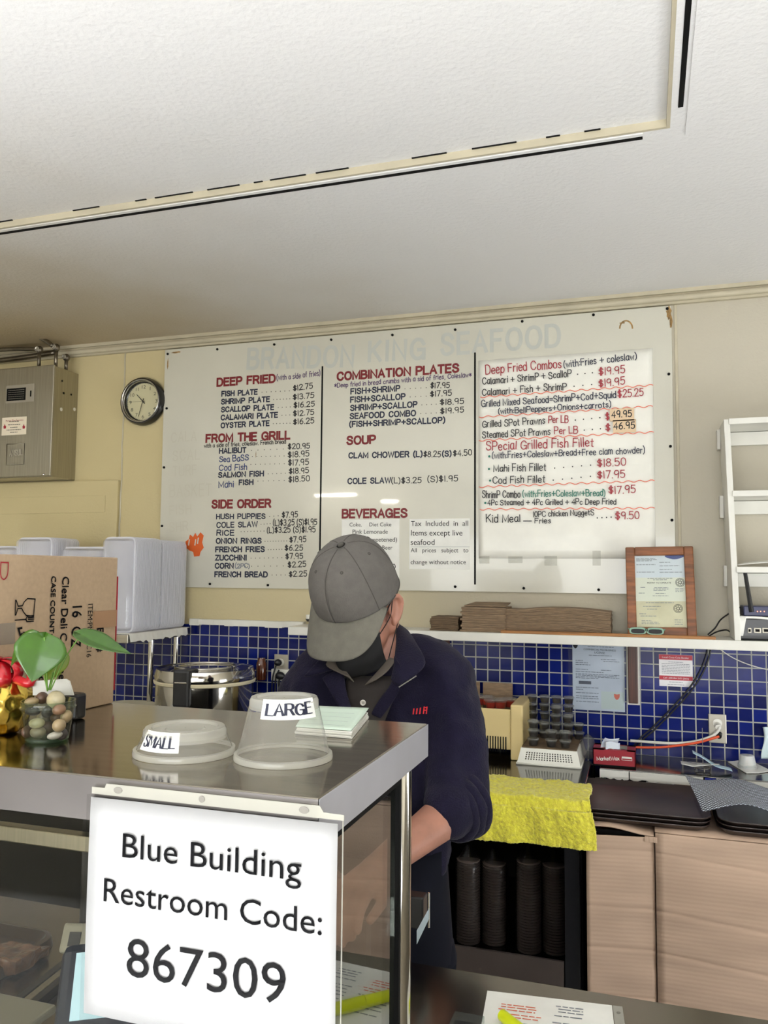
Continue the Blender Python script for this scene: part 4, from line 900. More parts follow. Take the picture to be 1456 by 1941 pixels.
# ---- beige bin with red sauce cups
bn = thing('beige_bin', 'beige plastic bin on legs holding red sauce cups and cardboard', 'bin', (PY(930, 1430, 3.22).x, 3.28, CZ))
m_beige = mat('beige_plastic', (218, 196, 140), .4, var=.05, vscale=5)
yf = PZ(975, 1441, CZ).y; yf = min(yf, 3.2)
x0 = PY(850, 1380, yf).x; x1 = PY(992, 1380, yf).x; x1i = PY(968, 1380, yf).x; zt = PY(930, 1343, yf).z; zb = PY(930, 1419, yf).z; yb = TY - .02
BOX('front_wall', m_beige, x0, x1i, yf, yf + .008, zb, zt, bn, bevel=.004); BOX('floor', m_beige, x0, x1i, yf + .008, yb - .007, zb + .004, zb + .012, bn)
BOX('rear_wall', m_beige, x0, x1i, yb - .006, yb, zb, zt + .006, bn, bevel=.002); BOX('end_panel', m_beige, x1i, x1, yf - .006, yb + .004, CZ, zt + .02, bn, bevel=.006); BOX('end_panel', m_beige, x0 - .03, x0, yf - .006, yb + .004, CZ, zt + .02, bn, bevel=.006)
for k in range(12):
    p = PY(905 + k * 4.9, 1406, yf - .001); MB().box(p.x - .0022, p.x + .0022, yf - .0012, yf, PY(905, 1422, yf).z, PY(905, 1393, yf).z).build('vent_slot', m_black, bn)
fz_ = zt - .05
for (xa, xb) in ((880, 910), (916, 972)):
    a = PY(xa, 1291 + (xa - 880) * .05, 3.36); q = PY(xb, 1300, 3.36)
    tag(BOX('cardboard_flap', m_kraft, a.x, q.x, 3.355, 3.359, zb + .013, a.z), 'upright brown cardboard flap standing in the %s of the beige bin' % ('left end' if xa < 900 else 'right half'), 'cardboard flap')
m_cup = clear('cup_plastic', (240, 242, 240), .9, .05, .05); m_redsauce = mat('cocktail_sauce', (176, 40, 22), .3, coat=.4); m_dark = mat('dark_sauce', (24, 14, 10), .2, coat=.5); m_lid = clear('cup_lid', (242, 244, 242), 1, .06, .2)
def sauce_cup(c, m_s, label, grp, s=1.0):
    t = thing('sauce_cup', label, 'sauce cup', c, grp)
    MB().lathe([(.0172 * s, 0), (.0225 * s, .026 * s), (.0245 * s, .0265 * s), (.0225 * s, .028 * s)], c, 20, cap=False).build('cup', m_cup, t, smooth='auto')
    MB().lathe([(.001, .0012 * s), (.0165 * s, .0012 * s), (.0205 * s, .021 * s), (.001, .0215 * s)], c, 18).build('sauce', m_s, t, smooth='auto')
    MB().lathe([(.001, .0295 * s), (.018 * s, .0295 * s), (.0195 * s, .0325 * s), (.023 * s, .0325 * s), (.0252 * s, .029 * s), (.0252 * s, .0262 * s)], c, 20, cap=False).build('lid', m_lid, t, smooth='auto')
    return t
first = None
for k, (px_, py_, yy) in enumerate(((908, 1338, 3.3), (925, 1338, 3.3), (931, 1344, 3.25), (949, 1344, 3.25), (966, 1342, 3.29))):
    c = PY(px_, py_, yy); c.z += .004
    lb = 'red sauce cup in the beige bin, %s' % ('nearest the worker', 'second from the worker', 'middle one lying low at the front', 'low one right of the middle', 'nearest the right end panel')[k]
    if not first: first = sauce_cup(c, m_redsauce, lb, 'red sauce cups in the beige bin', 1.15)
    else:
        o = dup(first, c - first.location); o['label'] = lb
BOX('inner_tray', m_kraft2, x0 + .01, x1i - .005, yf + .01, 3.35, zb + .013, min(PY(930, 1344, 3.28).z - .0135, zt - .004), bn)

# ---- upturned white basket with stacks of dark sauce cups
bs = thing('white_basket', 'upturned white plastic basket with square holes on the steel counter', 'basket', PZ(1040, 1452, CZ))
yb0 = PZ(1035, 1453, CZ).y; x0 = PY(980, 1450, yb0).x; x1 = PY(1101, 1455, yb0).x; ztop = PY(1040, 1421, yb0 + .012).z; yb1 = TY - .045
m_bask = mat('basket_white', (236, 236, 226), .4)
def bw(x, y, z0=CZ, z1=None): return V((x, y, z0))
ins = .014
# front wall as a grid with real holes
def fwall(pa, pb, pc, pd, nx, nz, h0, name):
    """wall between bottom pa-pb and top pd-pc with nx by nz square holes, margins around"""
    mb = MB()
    us = [0, .1] + [.1 + .8 * (k + f) / nx for k in range(nx) for f in (.25, .75)] + [.9, 1]; us = sorted(set(round(q, 5) for q in us))
    vs = [0, .3] + [.3 + .5 * (k + f) / nz for k in range(nz) for f in (.2, .8)] + [.8, 1]; vs = sorted(set(round(q, 5) for q in vs))
    def pt(u, v_): return pa.lerp(pb, u).lerp(pd.lerp(pc, u), v_)
    for i in range(len(us) - 1):
        for j in range(len(vs) - 1):
            um = (us[i] + us[i + 1]) / 2; vm = (vs[j] + vs[j + 1]) / 2
            if .1 < um < .9 and .3 < vm < .8:
                fu = ((um - .1) / .8 * nx) % 1; fv = ((vm - .3) / .5 * nz) % 1
                if .25 < fu < .75 and .2 < fv < .8: continue
            mb.quad(pt(us[i], vs[j]), pt(us[i + 1], vs[j]), pt(us[i + 1], vs[j + 1]), pt(us[i], vs[j + 1]))
    return mb.build(name, m_bask, bs, weld=True, solid=.002)
p = [V((x0, yb0, CZ)), V((x1, yb0, CZ)), V((x1, yb1, CZ)), V((x0, yb1, CZ))]; t4 = [V((x0 + ins, yb0 + ins, ztop)), V((x1 - ins, yb0 + ins, ztop)), V((x1 - ins, yb1 - ins, ztop)), V((x0 + ins, yb1 - ins, ztop))]
fwall(p[0], p[1], t4[1], t4[0], 18, 4, 0, 'side_wall'); fwall(p[1], p[2], t4[2], t4[1], 10, 4, 0, 'side_wall'); fwall(p[2], p[3], t4[3], t4[2], 18, 4, 0, 'side_wall'); fwall(p[3], p[0], t4[0], t4[3], 10, 4, 0, 'side_wall')
MB().box(x0 + ins, x1 - ins, yb0 + ins, yb1 - ins, ztop - .002, ztop).build('base', m_bask, bs)
MB().tube([q + V((0, 0, .004)) for q in p + [p[0]]], .004, 8).build('rim', m_bask, bs, smooth=True)
cpad = MB().box(x0 + ins + .002, x1 - ins - .002, yb0 + ins + .003, yb1 - ins, ztop + .0003, ztop + .0045).build('cardboard_sheet', m_kraft2); tag(cpad, 'brown cardboard sheet on the upturned basket under the sauce cups', 'cardboard sheet')
cz0 = ztop + .005; hc = .0325
stacks = []
for k, px_ in enumerate((1010, 1033, 1056, 1079)): stacks.append((px_, yb1 - .038, (5, 5, 5, 5)[k], 'rear', k))
for k, px_ in enumerate((1032, 1054, 1077)): stacks.append((px_, yb1 - .086, (2, 4, 3)[k], 'middle', k))
stacks.append((1097, yb1 - .064, 2, 'right end', 0))
for k, px_ in enumerate((1011, 1045, 1072)): stacks.append((px_, yb0 + .043, (3, 2, 2)[k], 'front', k))
first = None
ordn = ('first', 'second', 'third', 'fourth')
for px_, yy, n, row, k in stacks:
    xx = PY(px_, 1405, yy).x
    for i in range(n):
        c = V((xx + random.uniform(-.0012, .0012), yy + random.uniform(-.001, .001), cz0 + i * hc))
        lb = 'dark sauce cup on basket, %s row, %s stack from left, %s' % (row, ordn[k], 'topmost' if i == n - 1 else ('bottom' if i == 0 else '%s from the bottom' % ordn[i]))
        if not first: first = sauce_cup(c, m_dark, lb, 'dark sauce cups stacked on the basket', .88)
        else:
            o = dup(first, c - first.location); o['label'] = lb

# ---- red wax paper box
mk = thing('tissue_box', 'red printed box of wax paper sheets on the narrow counter', 'box', PZ(1165, 1453, CZ))
m_mred = mat('box_red', (158, 26, 42), .45); m_sheet = mat('wax_sheet', (222, 230, 240), .5, trans=.3)
yb0 = max(BF + .004, PZ(1165, 1454, CZ).y); x0 = PY(1124, 1440, yb0).x; x1 = PY(1205, 1440, yb0).x; z1 = PY(1165, 1423, yb0).z; d_ = .105
bxm = MB(); bxm.box(x0, x1, yb0, yb0 + .003, CZ, z1); bxm.box(x0, x0 + .003, yb0, yb0 + d_, CZ, z1); bxm.box(x1 - .003, x1, yb0, yb0 + d_, CZ, z1); bxm.box(x0, x1, yb0 + d_ - .003, yb0 + d_, CZ, z1); bxm.box(x0, x1, yb0, yb0 + d_, CZ, CZ + .003)
bxm.build('carton', m_mred, mk)
xm = (x0 + x1) / 2
tp = MB(); tp.box(x0, x0 + (x1 - x0) * .28, yb0, yb0 + d_, z1, z1 + .002); tp.box(x1 - (x1 - x0) * .2, x1, yb0, yb0 + d_, z1, z1 + .002); tp.box(x0, x1, yb0, yb0 + .02, z1, z1 + .002); tp.box(x0, x1, yb0 + d_ - .02, yb0 + d_, z1, z1 + .002); tp.build('lid', m_mred, mk)
BOX('inner_sheets', m_sheet, x0 + .006, x1 - .006, yb0 + .006, yb0 + d_ - .006, CZ + .004, z1 - .008, mk)
BOX('grey_flap', mat('flap_grey', (150, 146, 136), .7), x0 + (x1 - x0) * .55, x1 - (x1 - x0) * .2, yb0 + .03, yb0 + .085, z1 + .0022, z1 + .003, mk, M=None)
a = PY(1152, 1396, yb0 + .05)
MB().grid(lambda s, t: V((xm - .052 + .05 * s + .02 * t, yb0 + .03 + .03 * s - .012 * t * t, z1 + .052 * t * (1 - .25 * s) - .006 + .006 * math.sin(t * 4 + s * 3))), 10, 10).build('sheet', m_sheet, mk, smooth=True, solid=.0006)
MB().grid(lambda s, t: V((xm - .03 + .05 * s, yb0 + .025 + .02 * s - .02 * t, z1 + .024 - .024 * t + .004 * math.sin(s * 5))), 8, 6).build('sheet', m_sheet, mk, smooth=True, solid=.0006)
marker(MB(), 'MarketWax', PY(1132, 1441, yb0 - .0008), PY(1174, 1441, yb0 - .0008), NB, .0125, .0022, .05, .14).build('lettering', m_paper, mk)
a = PY(1179, 1434, yb0 - .0006); q = PY(1198, 1441, yb0 - .0006); BOX('box_picture', m_paper, a.x, q.x, yb0 - .0008, yb0 - .0002, q.z + .004, a.z, mk)
MB().ribbon([V((a.x, yb0 - .0007, a.z - .004)), V((a.x, yb0 - .0007, q.z - .002)), V((q.x, yb0 - .0007, q.z - .002)), V((q.x, yb0 - .0007, a.z - .003))], .0012, V((1, 0, 0)), V((0, 0, 1))).build('box_outline', m_paper, mk)
a = PY(1124, 1451, yb0); BOX('black_base_band', m_black, x0, x1, yb0 - .0005, yb0, CZ, CZ + .006, mk)
bag = MB().ball(PZ(1115, 1415, CZ + .05), (.03, .035, .048), 14)
bgo = bag.build('clear_bag', clear('bag_film', (225, 225, 225), .9, .15, .08), smooth=True); tag(bgo, 'crumpled clear plastic bag between the basket and the red box', 'bag')
md = bgo.modifiers.new('d', 'DISPLACE'); tx = bpy.data.textures.new('crumple', 'CLOUDS'); tx.noise_scale = .02; md.texture = tx; md.strength = .02

# ---- receipt spike
c0 = PZ(1333, 1461, CZ); sp_ = thing('receipt_spike', 'wire receipt spike with pierced paper slips on the narrow counter', 'receipt spike', c0)
m_wire = mat('wire_steel', (150, 146, 138), .3, .9)
ring = [c0 + V((math.cos(a) * .026, math.sin(a) * .026, .011)) for a in [2 * PI * k / 16 for k in range(17)]]
MB().tube(ring, .0016, 6).build('base_ring', m_wire, sp_, smooth=True)
for a in (.6, 2.7, 4.8): MB().tube(crom([c0 + V((math.cos(a) * .014, math.sin(a) * .014, .014)), c0 + V((math.cos(a) * .028, math.sin(a) * .028, .013)), c0 + V((math.cos(a) * .031, math.sin(a) * .031, .0015))], 4), .0018, 6).build('foot', m_wire, sp_, smooth=True)
zs = PY(1331, 1380, c0.y).z
MB().tube([c0 + V((-.026, 0, .011)), c0 + V((.026, 0, .011))], .0014, 6).build('cross_bar', m_wire, sp_); MB().tube([c0 + V((0, 0, .011)), V((c0.x, c0.y, zs))], .0012, 6).build('spike', m_wire, sp_)
MB().grid(lambda s, t: c0 + V((-.075 + .13 * s, -.03 + .06 * t, .018 + .022 * abs(s - .3) * (1 - t) + .004 * t)), 10, 5).build('white_receipt', m_paper, sp_ if False else None, smooth=True, solid=.0005)
o = bpy.data.objects['white_receipt']; tag(o, 'white printed slip pierced on the wire spike', 'receipt')
gm = MB()
for k in range(4): gm.quad(c0 + V((-.06, -.022 + .011 * k, .034 - .003 * k)), c0 + V((-.02, -.022 + .011 * k, .026 - .002 * k)), c0 + V((-.02, -.018 + .011 * k, .026 - .002 * k)), c0 + V((-.06, -.018 + .011 * k, .034 - .003 * k)))
gm.build('fine_print', m_grey, o)
m_bluep = mat('blue_slip', (190, 216, 228), .6)
bsn = MB().grid(lambda s, t: c0 + V((-.034 + .13 * s, -.02 + .05 * t, .064 - .058 * s ** .8 + .004 * math.sin(s * 8))), 14, 4).build('blue_receipt', m_bluep, smooth=True, solid=.0012); tag(bsn, 'pale blue folded slip sloping across the wire spike', 'receipt')
# ---- cup on napkin
c0 = PZ(1418, 1456, CZ)
nk = MB().prism([PZ(1380, 1445, CZ + .0015), PZ(1418, 1441, CZ + .0015), PZ(1462, 1462, CZ + .0015), PZ(1438, 1466, CZ + .0015), PZ(1415, 1466, CZ + .0015)], (0, 0, .003)).build('napkin', m_paper); tag(nk, 'white folded napkin on the narrow counter at the far right', 'napkin')
m_pcup = mat('portion_cup', (206, 208, 206), .4, trans=.5)
c0 = PZ(1417, 1455, CZ + .005)
for k in range(4):
    o = MB().lathe([(.0225, .032), (.0015, .032), (.0015, .0335), (.0235, .0335), (.0305, .0), (.033, -.0005), (.033, .0015), (.0305, .0015)], c0 + V((0, 0, k * .0038)), 24).build('portion_cup', m_pcup, smooth='auto')
    tag(o, 'translucent white portion cup upside down on the napkin, %s of four nested' % ('lowest', 'second lowest', 'second highest', 'topmost')[k], 'cup', 'nested portion cups')
# ---- wiped rag hanging at the right edge
rg = MB().grid(lambda s, t: PY(1446 + 26 * s + 3 * math.sin(t * 5), 1378 + 60 * t, TY - .03 - .008 * math.sin(s * 7 + t * 2)), 8, 14).build('hanging_rag', mat('pale_cloth', (210, 226, 228), .9, bump=.3, bscale=120), smooth=True, solid=.002); tag(rg, 'pale blue white rag hanging on the tiles at the right edge of the view', 'rag')

# ---- yellow towel over the counter front
ya = PY(897, 1500, AF).x; yb_ = PY(1129, 1500, AF).x; drop = CZ - PY(1010, 1606, AF - .015).z
m_yel = mat('yellow_terry', (250, 234, 70), .95, var=.1, vscale=90, bump=.9, bscale=420, sheen=.5)
def tow(s, t):
    Lt = .215; tot = Lt + drop; q = t * tot
    x = ya + (yb_ - ya) * s
    n1 = noise.noise(V((s * 5, t * 3, 3))); n2 = noise.noise(V((s * 16, t * 16, 8))); n3 = noise.noise(V((s * 42, t * 42, 5)))
    b = .016 + .012 * n1 + .006 * n2 + .003 * n3
    r = .02
    if q < Lt: yy = AF + Lt - q - .012; z = CZ + b * .8
    else:
        z = CZ + .012 - (q - Lt); yy = AF - .014 - b * .55 - .006 * math.sin(s * 8 + 1) - .005 * max(0, math.sin(s * 23 + 2 * n1)) * (q - Lt) / drop
        if q - Lt < .03: k = (q - Lt) / .03; yy = AF + (-.012) * (1 - k) + (yy - AF) * k + (1 - k) * 0; z = CZ + b * .8 * (1 - k) ** 2 - (q - Lt) * .85
    x += (.012 * t if s < .5 else .006 * math.sin(t * 9)) + (.01 if s < .5 else -.03) * (1 - t) * abs(s - .5) * 2
    z += .004 * (s - .5) * t
    return V((x, yy, z))
tw = MB().grid(tow, 150, 130).build('yellow_towel', m_yel, smooth=True, solid=.006)
tag(tw, 'bright yellow terry towel draped over the front of the steel counter', 'towel')
tx2 = bpy.data.textures.new('terry', 'CLOUDS'); tx2.noise_scale = .006; tx2.noise_depth = 2
md = tw.modifiers.new('d', 'DISPLACE'); md.texture = tx2; md.strength = .007; md.texture_coords = 'GLOBAL'

# ---- cardboard box with trays
BXF = 2.645; zbt = PY(1300, 1585, BXF).z; bx_l = PY(1113, 1650, BXF).x; bx_c = PY(1244, 1700, BXF).x; bx_r = bx_c + .62
m_corr = mat('corrugated_card', (196, 168, 145), .85, var=.05, vscale=4, vstretch=(1, 1, 5), bump=.5, bscale=1, detail=1)
nt = m_corr.node_tree; b = nt.nodes['Principled BSDF']
for l_ in list(b.inputs['Normal'].links): nt.links.remove(l_)
wv_ = nt.nodes.new('ShaderNodeTexWave'); wv_.bands_direction = 'Z'; wv_.inputs['Scale'].default_value = 26; wv_.inputs['Distortion'].default_value = 1.2; wv_.inputs['Detail Scale'].default_value = 3
tcn = nt.nodes.new('ShaderNodeTexCoord'); nt.links.new(tcn.outputs['Object'], wv_.inputs['Vector'])
bpn = nt.nodes.new('ShaderNodeBump'); bpn.inputs['Strength'].default_value = .1; bpn.inputs['Distance'].default_value = .003; nt.links.new(wv_.outputs[0], bpn.inputs['Height']); nt.links.new(bpn.outputs[0], b.inputs['Normal'])
cbx = thing('cardboard_box', 'big plain brown corrugated cardboard box under the brown trays', 'cardboard box', (bx_c, BXF + .2, 0))
def crease(z): 
    d = 0
    for cz_, a_, w_ in ((.79, .003, .004), (.62, .0035, .006), (.50, .004, .005), (.36, .003, .005)): d += a_ * math.exp(-((z - cz_) / w_) ** 2)
    return d
zf_l = PY(1170, 1583, BXF - .02).z - .004
MB().grid(lambda s, t: V((bx_l + (bx_c - .0035 - bx_l) * s, BXF - .028 * (1 - s) + .006 * s + crease(t * zf_l) + .002 * noise.noise(V((s * 3, t * 9, 2))), t * zf_l)), 16, 220).build('front_flap', m_corr, cbx, smooth=True, solid=.004)
MB().grid(lambda s, t: V((bx_c + (bx_r - bx_c) * s, BXF + crease(t * zbt + .05 * s) + .002 * noise.noise(V((s * 4, t * 8, 7))), t * zbt)), 24, 240).build('front_panel', m_corr, cbx, smooth=True, solid=.004)
bt = MB(); bt.box(bx_l, bx_l + .004, BXF - .024, 3.07, 0, zbt - .012); bt.box(bx_r - .004, bx_r, BXF + .004, 3.07, 0, zbt); bt.box(bx_l + .005, bx_r - .005, 3.066, 3.07, 0, zbt); bt.build('side_panel', m_corr, cbx)
BOX('gap_shade_sheet', m_black, bx_l + .006, bx_c - .004, BXF + .02, BXF + .024, .4, zbt - .01, cbx)  # black sheet behind the flap gap, put in for the shade inside
MB().grid(lambda s, t: V((bx_l + .002 + (bx_c - .006 - bx_l) * s, BXF - .012 * (1 - s) + .34 * t, zbt + .006 * math.sin(s * 5) * (1 - t) + .008 * (1 - s) * (1 - t) - .003)), 14, 6).build('top_flap', m_corr, cbx, smooth=True, solid=.004)
MB().grid(lambda s, t: V((bx_c - .001 + (bx_r - bx_c) * s, BXF + .0015 + .42 * t, zbt + .003)), 10, 6).build('top_flap', m_corr, cbx, smooth=True, solid=.004)
a = PY(1222, 1585, BXF - .004); q = PY(1246, 1600, BXF - .004)
for k in range(3):
    p = PY(1226 + 8 * k, 1588 + k, BXF - .003); BOX('embossed_mark', m_corr, p.x - .006, p.x + .006, BXF - .004, BXF + .002, p.z - .012, p.z + .004, cbx, bevel=.001)

m_tray = mat('tray_brown', (52, 40, 36), .35, var=.1, vscale=20)
def tray(x0, x1, y0, y1, z, lab, grp):
    cx_, cy_ = (x0 + x1) / 2, (y0 + y1) / 2
    def rr(ins, zz, r=.05, n=8):
        out = []
        for (qx, qy, a0) in ((x1 - r, y1 - r, 0), (x0 + r, y1 - r, PI / 2), (x0 + r, y0 + r, PI), (x1 - r, y0 + r, 1.5 * PI)):
            for k in range(n + 1):
                a = a0 + PI / 2 * k / n; out.append(V((qx + math.cos(a) * (r - ins), qy + math.sin(a) * (r - ins), zz)))
        return out
    R = [rr(.022, z), rr(.006, z + .012), rr(0, z + .016), rr(.001, z + .0185), rr(.005, z + .0175), rr(.024, z + .004)]
    return tag(MB().rings(R).build('serving_tray', m_tray, smooth='auto'), lab, 'tray', grp)
tz0 = zbt + .0085; tx1_ = PY(1347, 1545, 2.72).x; tx0_ = PY(1085, 1530, 2.72).x
for k in range(3): tray(tx0_ + .002 * k, tx1_ + .002 * (k - 1), 2.66, 3.05, tz0 + k * .0125, 'dark brown serving tray behind the yellow towel, %s of its stack of three' % ('bottom', 'middle', 'top')[k], 'left stack of trays')
tx2_ = PY(1357, 1555, 2.72).x
for k in range(3): tray(tx2_ + .002 * k, tx2_ + .44, 2.655, 3.045, tz0 + k * .0125, 'dark brown serving tray under the black mesh liner, %s of its stack of three' % ('bottom', 'middle', 'top')[k], 'right stack of trays')
m_mesh = bpy.data.materials.new('dotted_mesh'); m_mesh.use_nodes = True; nt = m_mesh.node_tree; b = nt.nodes['Principled BSDF']
uvn = nt.nodes.new('ShaderNodeTexCoord'); vo = nt.nodes.new('ShaderNodeTexVoronoi'); vo.inputs['Scale'].default_value = 1; vo.inputs['Randomness'].default_value = 0.0
mp = nt.nodes.new('ShaderNodeMapping'); mp.inputs['Scale'].default_value = (115, 115, 0); mp.inputs['Rotation'].default_value = (0, 0, .78); nt.links.new(uvn.outputs['Object'], mp.inputs[0]); nt.links.new(mp.outputs[0], vo.inputs['Vector'])
cr = nt.nodes.new('ShaderNodeValToRGB'); cr.color_ramp.elements[0].position = .32; cr.color_ramp.elements[1].position = .42; cr.color_ramp.elements[0].color = lin((206, 214, 224)); cr.color_ramp.elements[1].color = lin((34, 37, 46))
nt.links.new(vo.outputs['Distance'], cr.inputs[0]); nt.links.new(cr.outputs[0], b.inputs['Base Color']); b.inputs['Roughness'].default_value = .5
lx = PY(1308, 1500, 2.8).x; ztr = tz0 + .042
lnr = MB().grid(lambda s, t: V((lx + .05 * (1 - t) * s + .5 * s - .01 * t + .03 * (1 - t), 2.69 + .25 * t, ztr + .024 + .026 * t * math.exp(-s * 5) + .024 * math.exp(-((s - .28) / .16) ** 2) * (1 - t * .3) + .012 * t + .006 * math.sin(s * 13 + t * 3) - .018 * (1 - t) * (1 - math.exp(-((s - .2) / .2) ** 2)))), 60, 24).build('mesh_liner', m_mesh, smooth=True, solid=.0015)
tag(lnr, 'black and white dotted mesh liner curling on the right stack of trays', 'mesh liner')

# ---- rice cooker
rcx = PY(388, 1330, 3.08); c = V((rcx.x, 3.08, CZ)); rcz = thing('rice_cooker', 'big round stainless rice cooker with a black latch on the back counter', 'rice cooker', c)
R = .205; zs_ = PY(390, 1302, 3.08 - R).z - CZ + .0; zl_ = PY(390, 1262, 3.08).z - CZ
MB().lathe([(R * .85, 0), (R * .96, .01), (R, .03), (R, zs_ - .012), (R * .98, zs_ - .008)], c, 48).build('body', m_chrome, rcz, smooth='auto')
MB().lathe([(R * .97, zs_ - .0095), (R * 1.03, zs_ - .009), (R * 1.04, zs_), (R * 1.02, zs_ + .004), (R * .97, zs_ + .004)], c, 48).build('cream_band', mat('cream_plastic', (220, 210, 178), .4), rcz, smooth='auto')
MB().lathe([(R * 1.02, zs_ + .005), (R * 1.03, zs_ + .02), (R * .99, zs_ + .05), (R * .9, zl_ - .012), (R * .62, zl_ - .002), (R * .6, zl_ - .006), (R * .3, zl_ - .004), (.001, zl_ - .003)], c, 48).build('lid', m_chrome, rcz, smooth='auto')
MB().tube([c + V((math.cos(2 * PI * k / 40) * R * .63, math.sin(2 * PI * k / 40) * R * .63, zl_)) for k in range(41)], .004, 6).build('lid_ring', m_chrome, rcz, smooth=True)
ld = V((PY(352, 1290, 2.9).x - c.x, -.18, 0)).normalized(); ls = V((-ld.y, ld.x, 0))
LM = Matrix(((ls.x, ld.x, 0, c.x), (ls.y, ld.y, 0, c.y), (0, 0, 1, c.z), (0, 0, 0, 1)))
MB().box(-.036, .036, R * .93, R * 1.1, zs_ - .085, zs_ + .062, LM).build('latch', m_dev, rcz, bevel=.01)
MB().box(-.026, .026, R * 1.1, R * 1.112, zs_ + .01, zs_ + .016, LM).build('latch_trim', m_chrome, rcz, bevel=.002)
MB().box(-.03, .03, R * .6, R * .95, zs_ + .045, zl_ + .004, LM).build('latch_arm', m_dev, rcz, bevel=.008)

# ---- plates
c0 = PY(238, 1334, 3.02); c0.z = CZ
m_plate_p = mat('paper_plate', (196, 188, 164), .6)
first = None
npl = 10
for k in range(npl):
    if not first:
        first = MB().lathe([(.002, 0), (.085, 0), (.108, .012), (.125, .014), (.125, .016), (.107, .0145), (.084, .0025), (.002, .0025)], c0, 40).build('dinner_plate', m_plate_p, smooth='auto'); o = first
    else: o = dup(first, (random.uniform(-.002, .002), random.uniform(-.002, .002), k * .0125))
    tag(o, 'cream dinner plate in the stack left of the rice cooker, %s' % ('lowest' if k == 0 else 'topmost' if k == npl - 1 else 'number %d from the bottom' % (k + 1)), 'plate', 'plates stacked by the rice cooker')

# ---- steel rack shelf with clear containers
RKX = -2.05; RKZ = 1.362; RY0 = 2.9
rk = thing('steel_rack', 'stainless shelf rack on round legs carrying the clear containers', 'rack', (RKX - .3, 3.1, CZ))
MB().box(RKX - 1.2, RKX, RY0, TY - .004, RKZ - .04, RKZ - .003).build('shelf_plate', m_steel, rk, bevel=.003)
for yy, xx in ((PX(285, 1280, RKX - .045).y, RKX - .045), (3.33, RKX - .04), (RY0 + .1, RKX - 1.1), (3.33, RKX - 1.1)):
    MB().tube([(xx, yy, CZ), (xx, yy, RKZ - .041)], .013, 14).build('leg', m_chrome, rk, smooth='auto')
pe = MB(); n = 24; top = []; bo = []
for i in range(n + 1):
    yy = RY0 + .005 + (TY - .05 - RY0) * i / n; pe.v += [(RKX + .002 + .004 * random.random(), yy, RKZ - .001), (RKX + .006 + .004 * random.random(), yy, RKZ - .03 - .018 * random.random() * (.4 + i % 3 * .3))]
for i in range(n): pe.f.append((2 * i, 2 * i + 2, 2 * i + 3, 2 * i + 1))
o = pe.build('paper_liner', m_white, solid=.001); 
BOX('liner_top', m_white, RKX - .9, RKX + .003, RY0 + .02, TY - .02, RKZ - .0028, RKZ - .0004, o); tag(o, 'white torn paper liner over the edge of the steel rack', 'shelf liner')
m_clam = clear('container_plastic', (254, 254, 255), .8, .1, .16, (250, 250, 253), tl_=.2)
def clam(x0, x1, z0, z1, y, lab, grp):
    """one open clear clamshell standing on edge: two shallow dished halves with ribbed walls, joined by a hinge"""
    mb = MB()
    def rr(ins, yy, r, n=5):
        out = []
        for (qx, qz, a0) in ((x1 - r, z1 - r, 0), (x0 + r, z1 - r, PI / 2), (x0 + r, z0 + r, PI), (x1 - r, z0 + r, 1.5 * PI)):
            for k in range(n + 1):
                a = a0 + PI / 2 * k / n; out.append(V((qx + math.cos(a) * (r - ins), yy, qz + math.sin(a) * (r - ins))))
        return out
    R_ = rr(.018, y - .034, .026)
    mb.rings([rr(.006, y - .001, .026), rr(.011, y - .026, .026), R_], cap=False); mb.add(R_, [tuple(range(len(R_)))])
    t = tag(mb.build('clear_container', m_clam, smooth='auto'), lab, 'food container', grp)
    MB().rings([rr(.008, y, .026), rr(0, y, .026), rr(0, y - .0022, .026), rr(.008, y - .0022, .026)], cap=False).build('rim', m_clamrim, t, smooth='auto')
    return t
m_clamrim = clear('container_rim', (252, 252, 255), .9, .1, .5, (252, 252, 255), tl_=.25)
def clamrow(x0, x1, zt, y0, y1, n, desc, grp):
    f_ = None; st = (y1 - y0) / n
    for k in range(n):
        lb = 'clear clamshell in %s, %s' % (desc, 'frontmost' if k == 0 else 'rearmost' if k == n - 1 else 'number %d from front' % (k + 1))
        if not f_: f_ = clam(x0, x1, RKZ + .0002, zt, y0 + .036, lb, grp)
        else: o = dup(f_, (0, k * st, 0)); o['label'] = lb
zA = PX(250, 1018, RKX - .01).z; zA = PY(225, 1017, RY0 + .02).z
clamrow(RKX - .165, RKX - .008, zA, RY0 + .012, RY0 + .21, 20, 'tall front row at right of rack', 'front right containers')
clamrow(RKX - .165, RKX - .008, zA - .005, RY0 + .222, RY0 + .42, 20, 'rear row at right of rack', 'rear right containers')
xc0 = PY(27, 1020, RY0 + .02).x; xc1 = PY(92, 1020, RY0 + .02).x; zC = PY(60, 1018, RY0 + .02).z
clamrow(xc0, xc1, zC, RY0 + .012, RY0 + .2, 16, 'left row above the carton', 'left containers')
xd0 = xc1 + .03; xd1 = RKX - .175; zD = PY(155, 1036, RY0 + .06).z
clamrow(xd0, xd1, zD, RY0 + .05, RY0 + .2, 12, 'low middle row above the carton', 'middle containers')
xe0 = PY(-20, 1035, RY0 + .1).x - .12
clamrow(xe0, xc0 - .03, zD + .004, RY0 + .05, RY0 + .2, 12, 'left edge row above the carton', 'far left containers')
sv = thing('saucer_pile', 'small pile of white dishes on the chipped ledge behind the cap', 'dishes', PY(578, 1183, 3.33))
bpy.data.objects.remove(sv)
sv = thing('small_bowl', 'small dark bowl with white dishes on the ledge behind the cap', 'bowl', PY(578, 1184, 3.33))
c = PY(580, 1184, 3.34); c.z = ledge_z + .029
c.y = 3.378
MB().lathe([(.01, 0), (.012, .001), (.018, .012), (.016, .012), (.01, .004)], c, 20).build('bowl', m_dev, sv, smooth='auto')
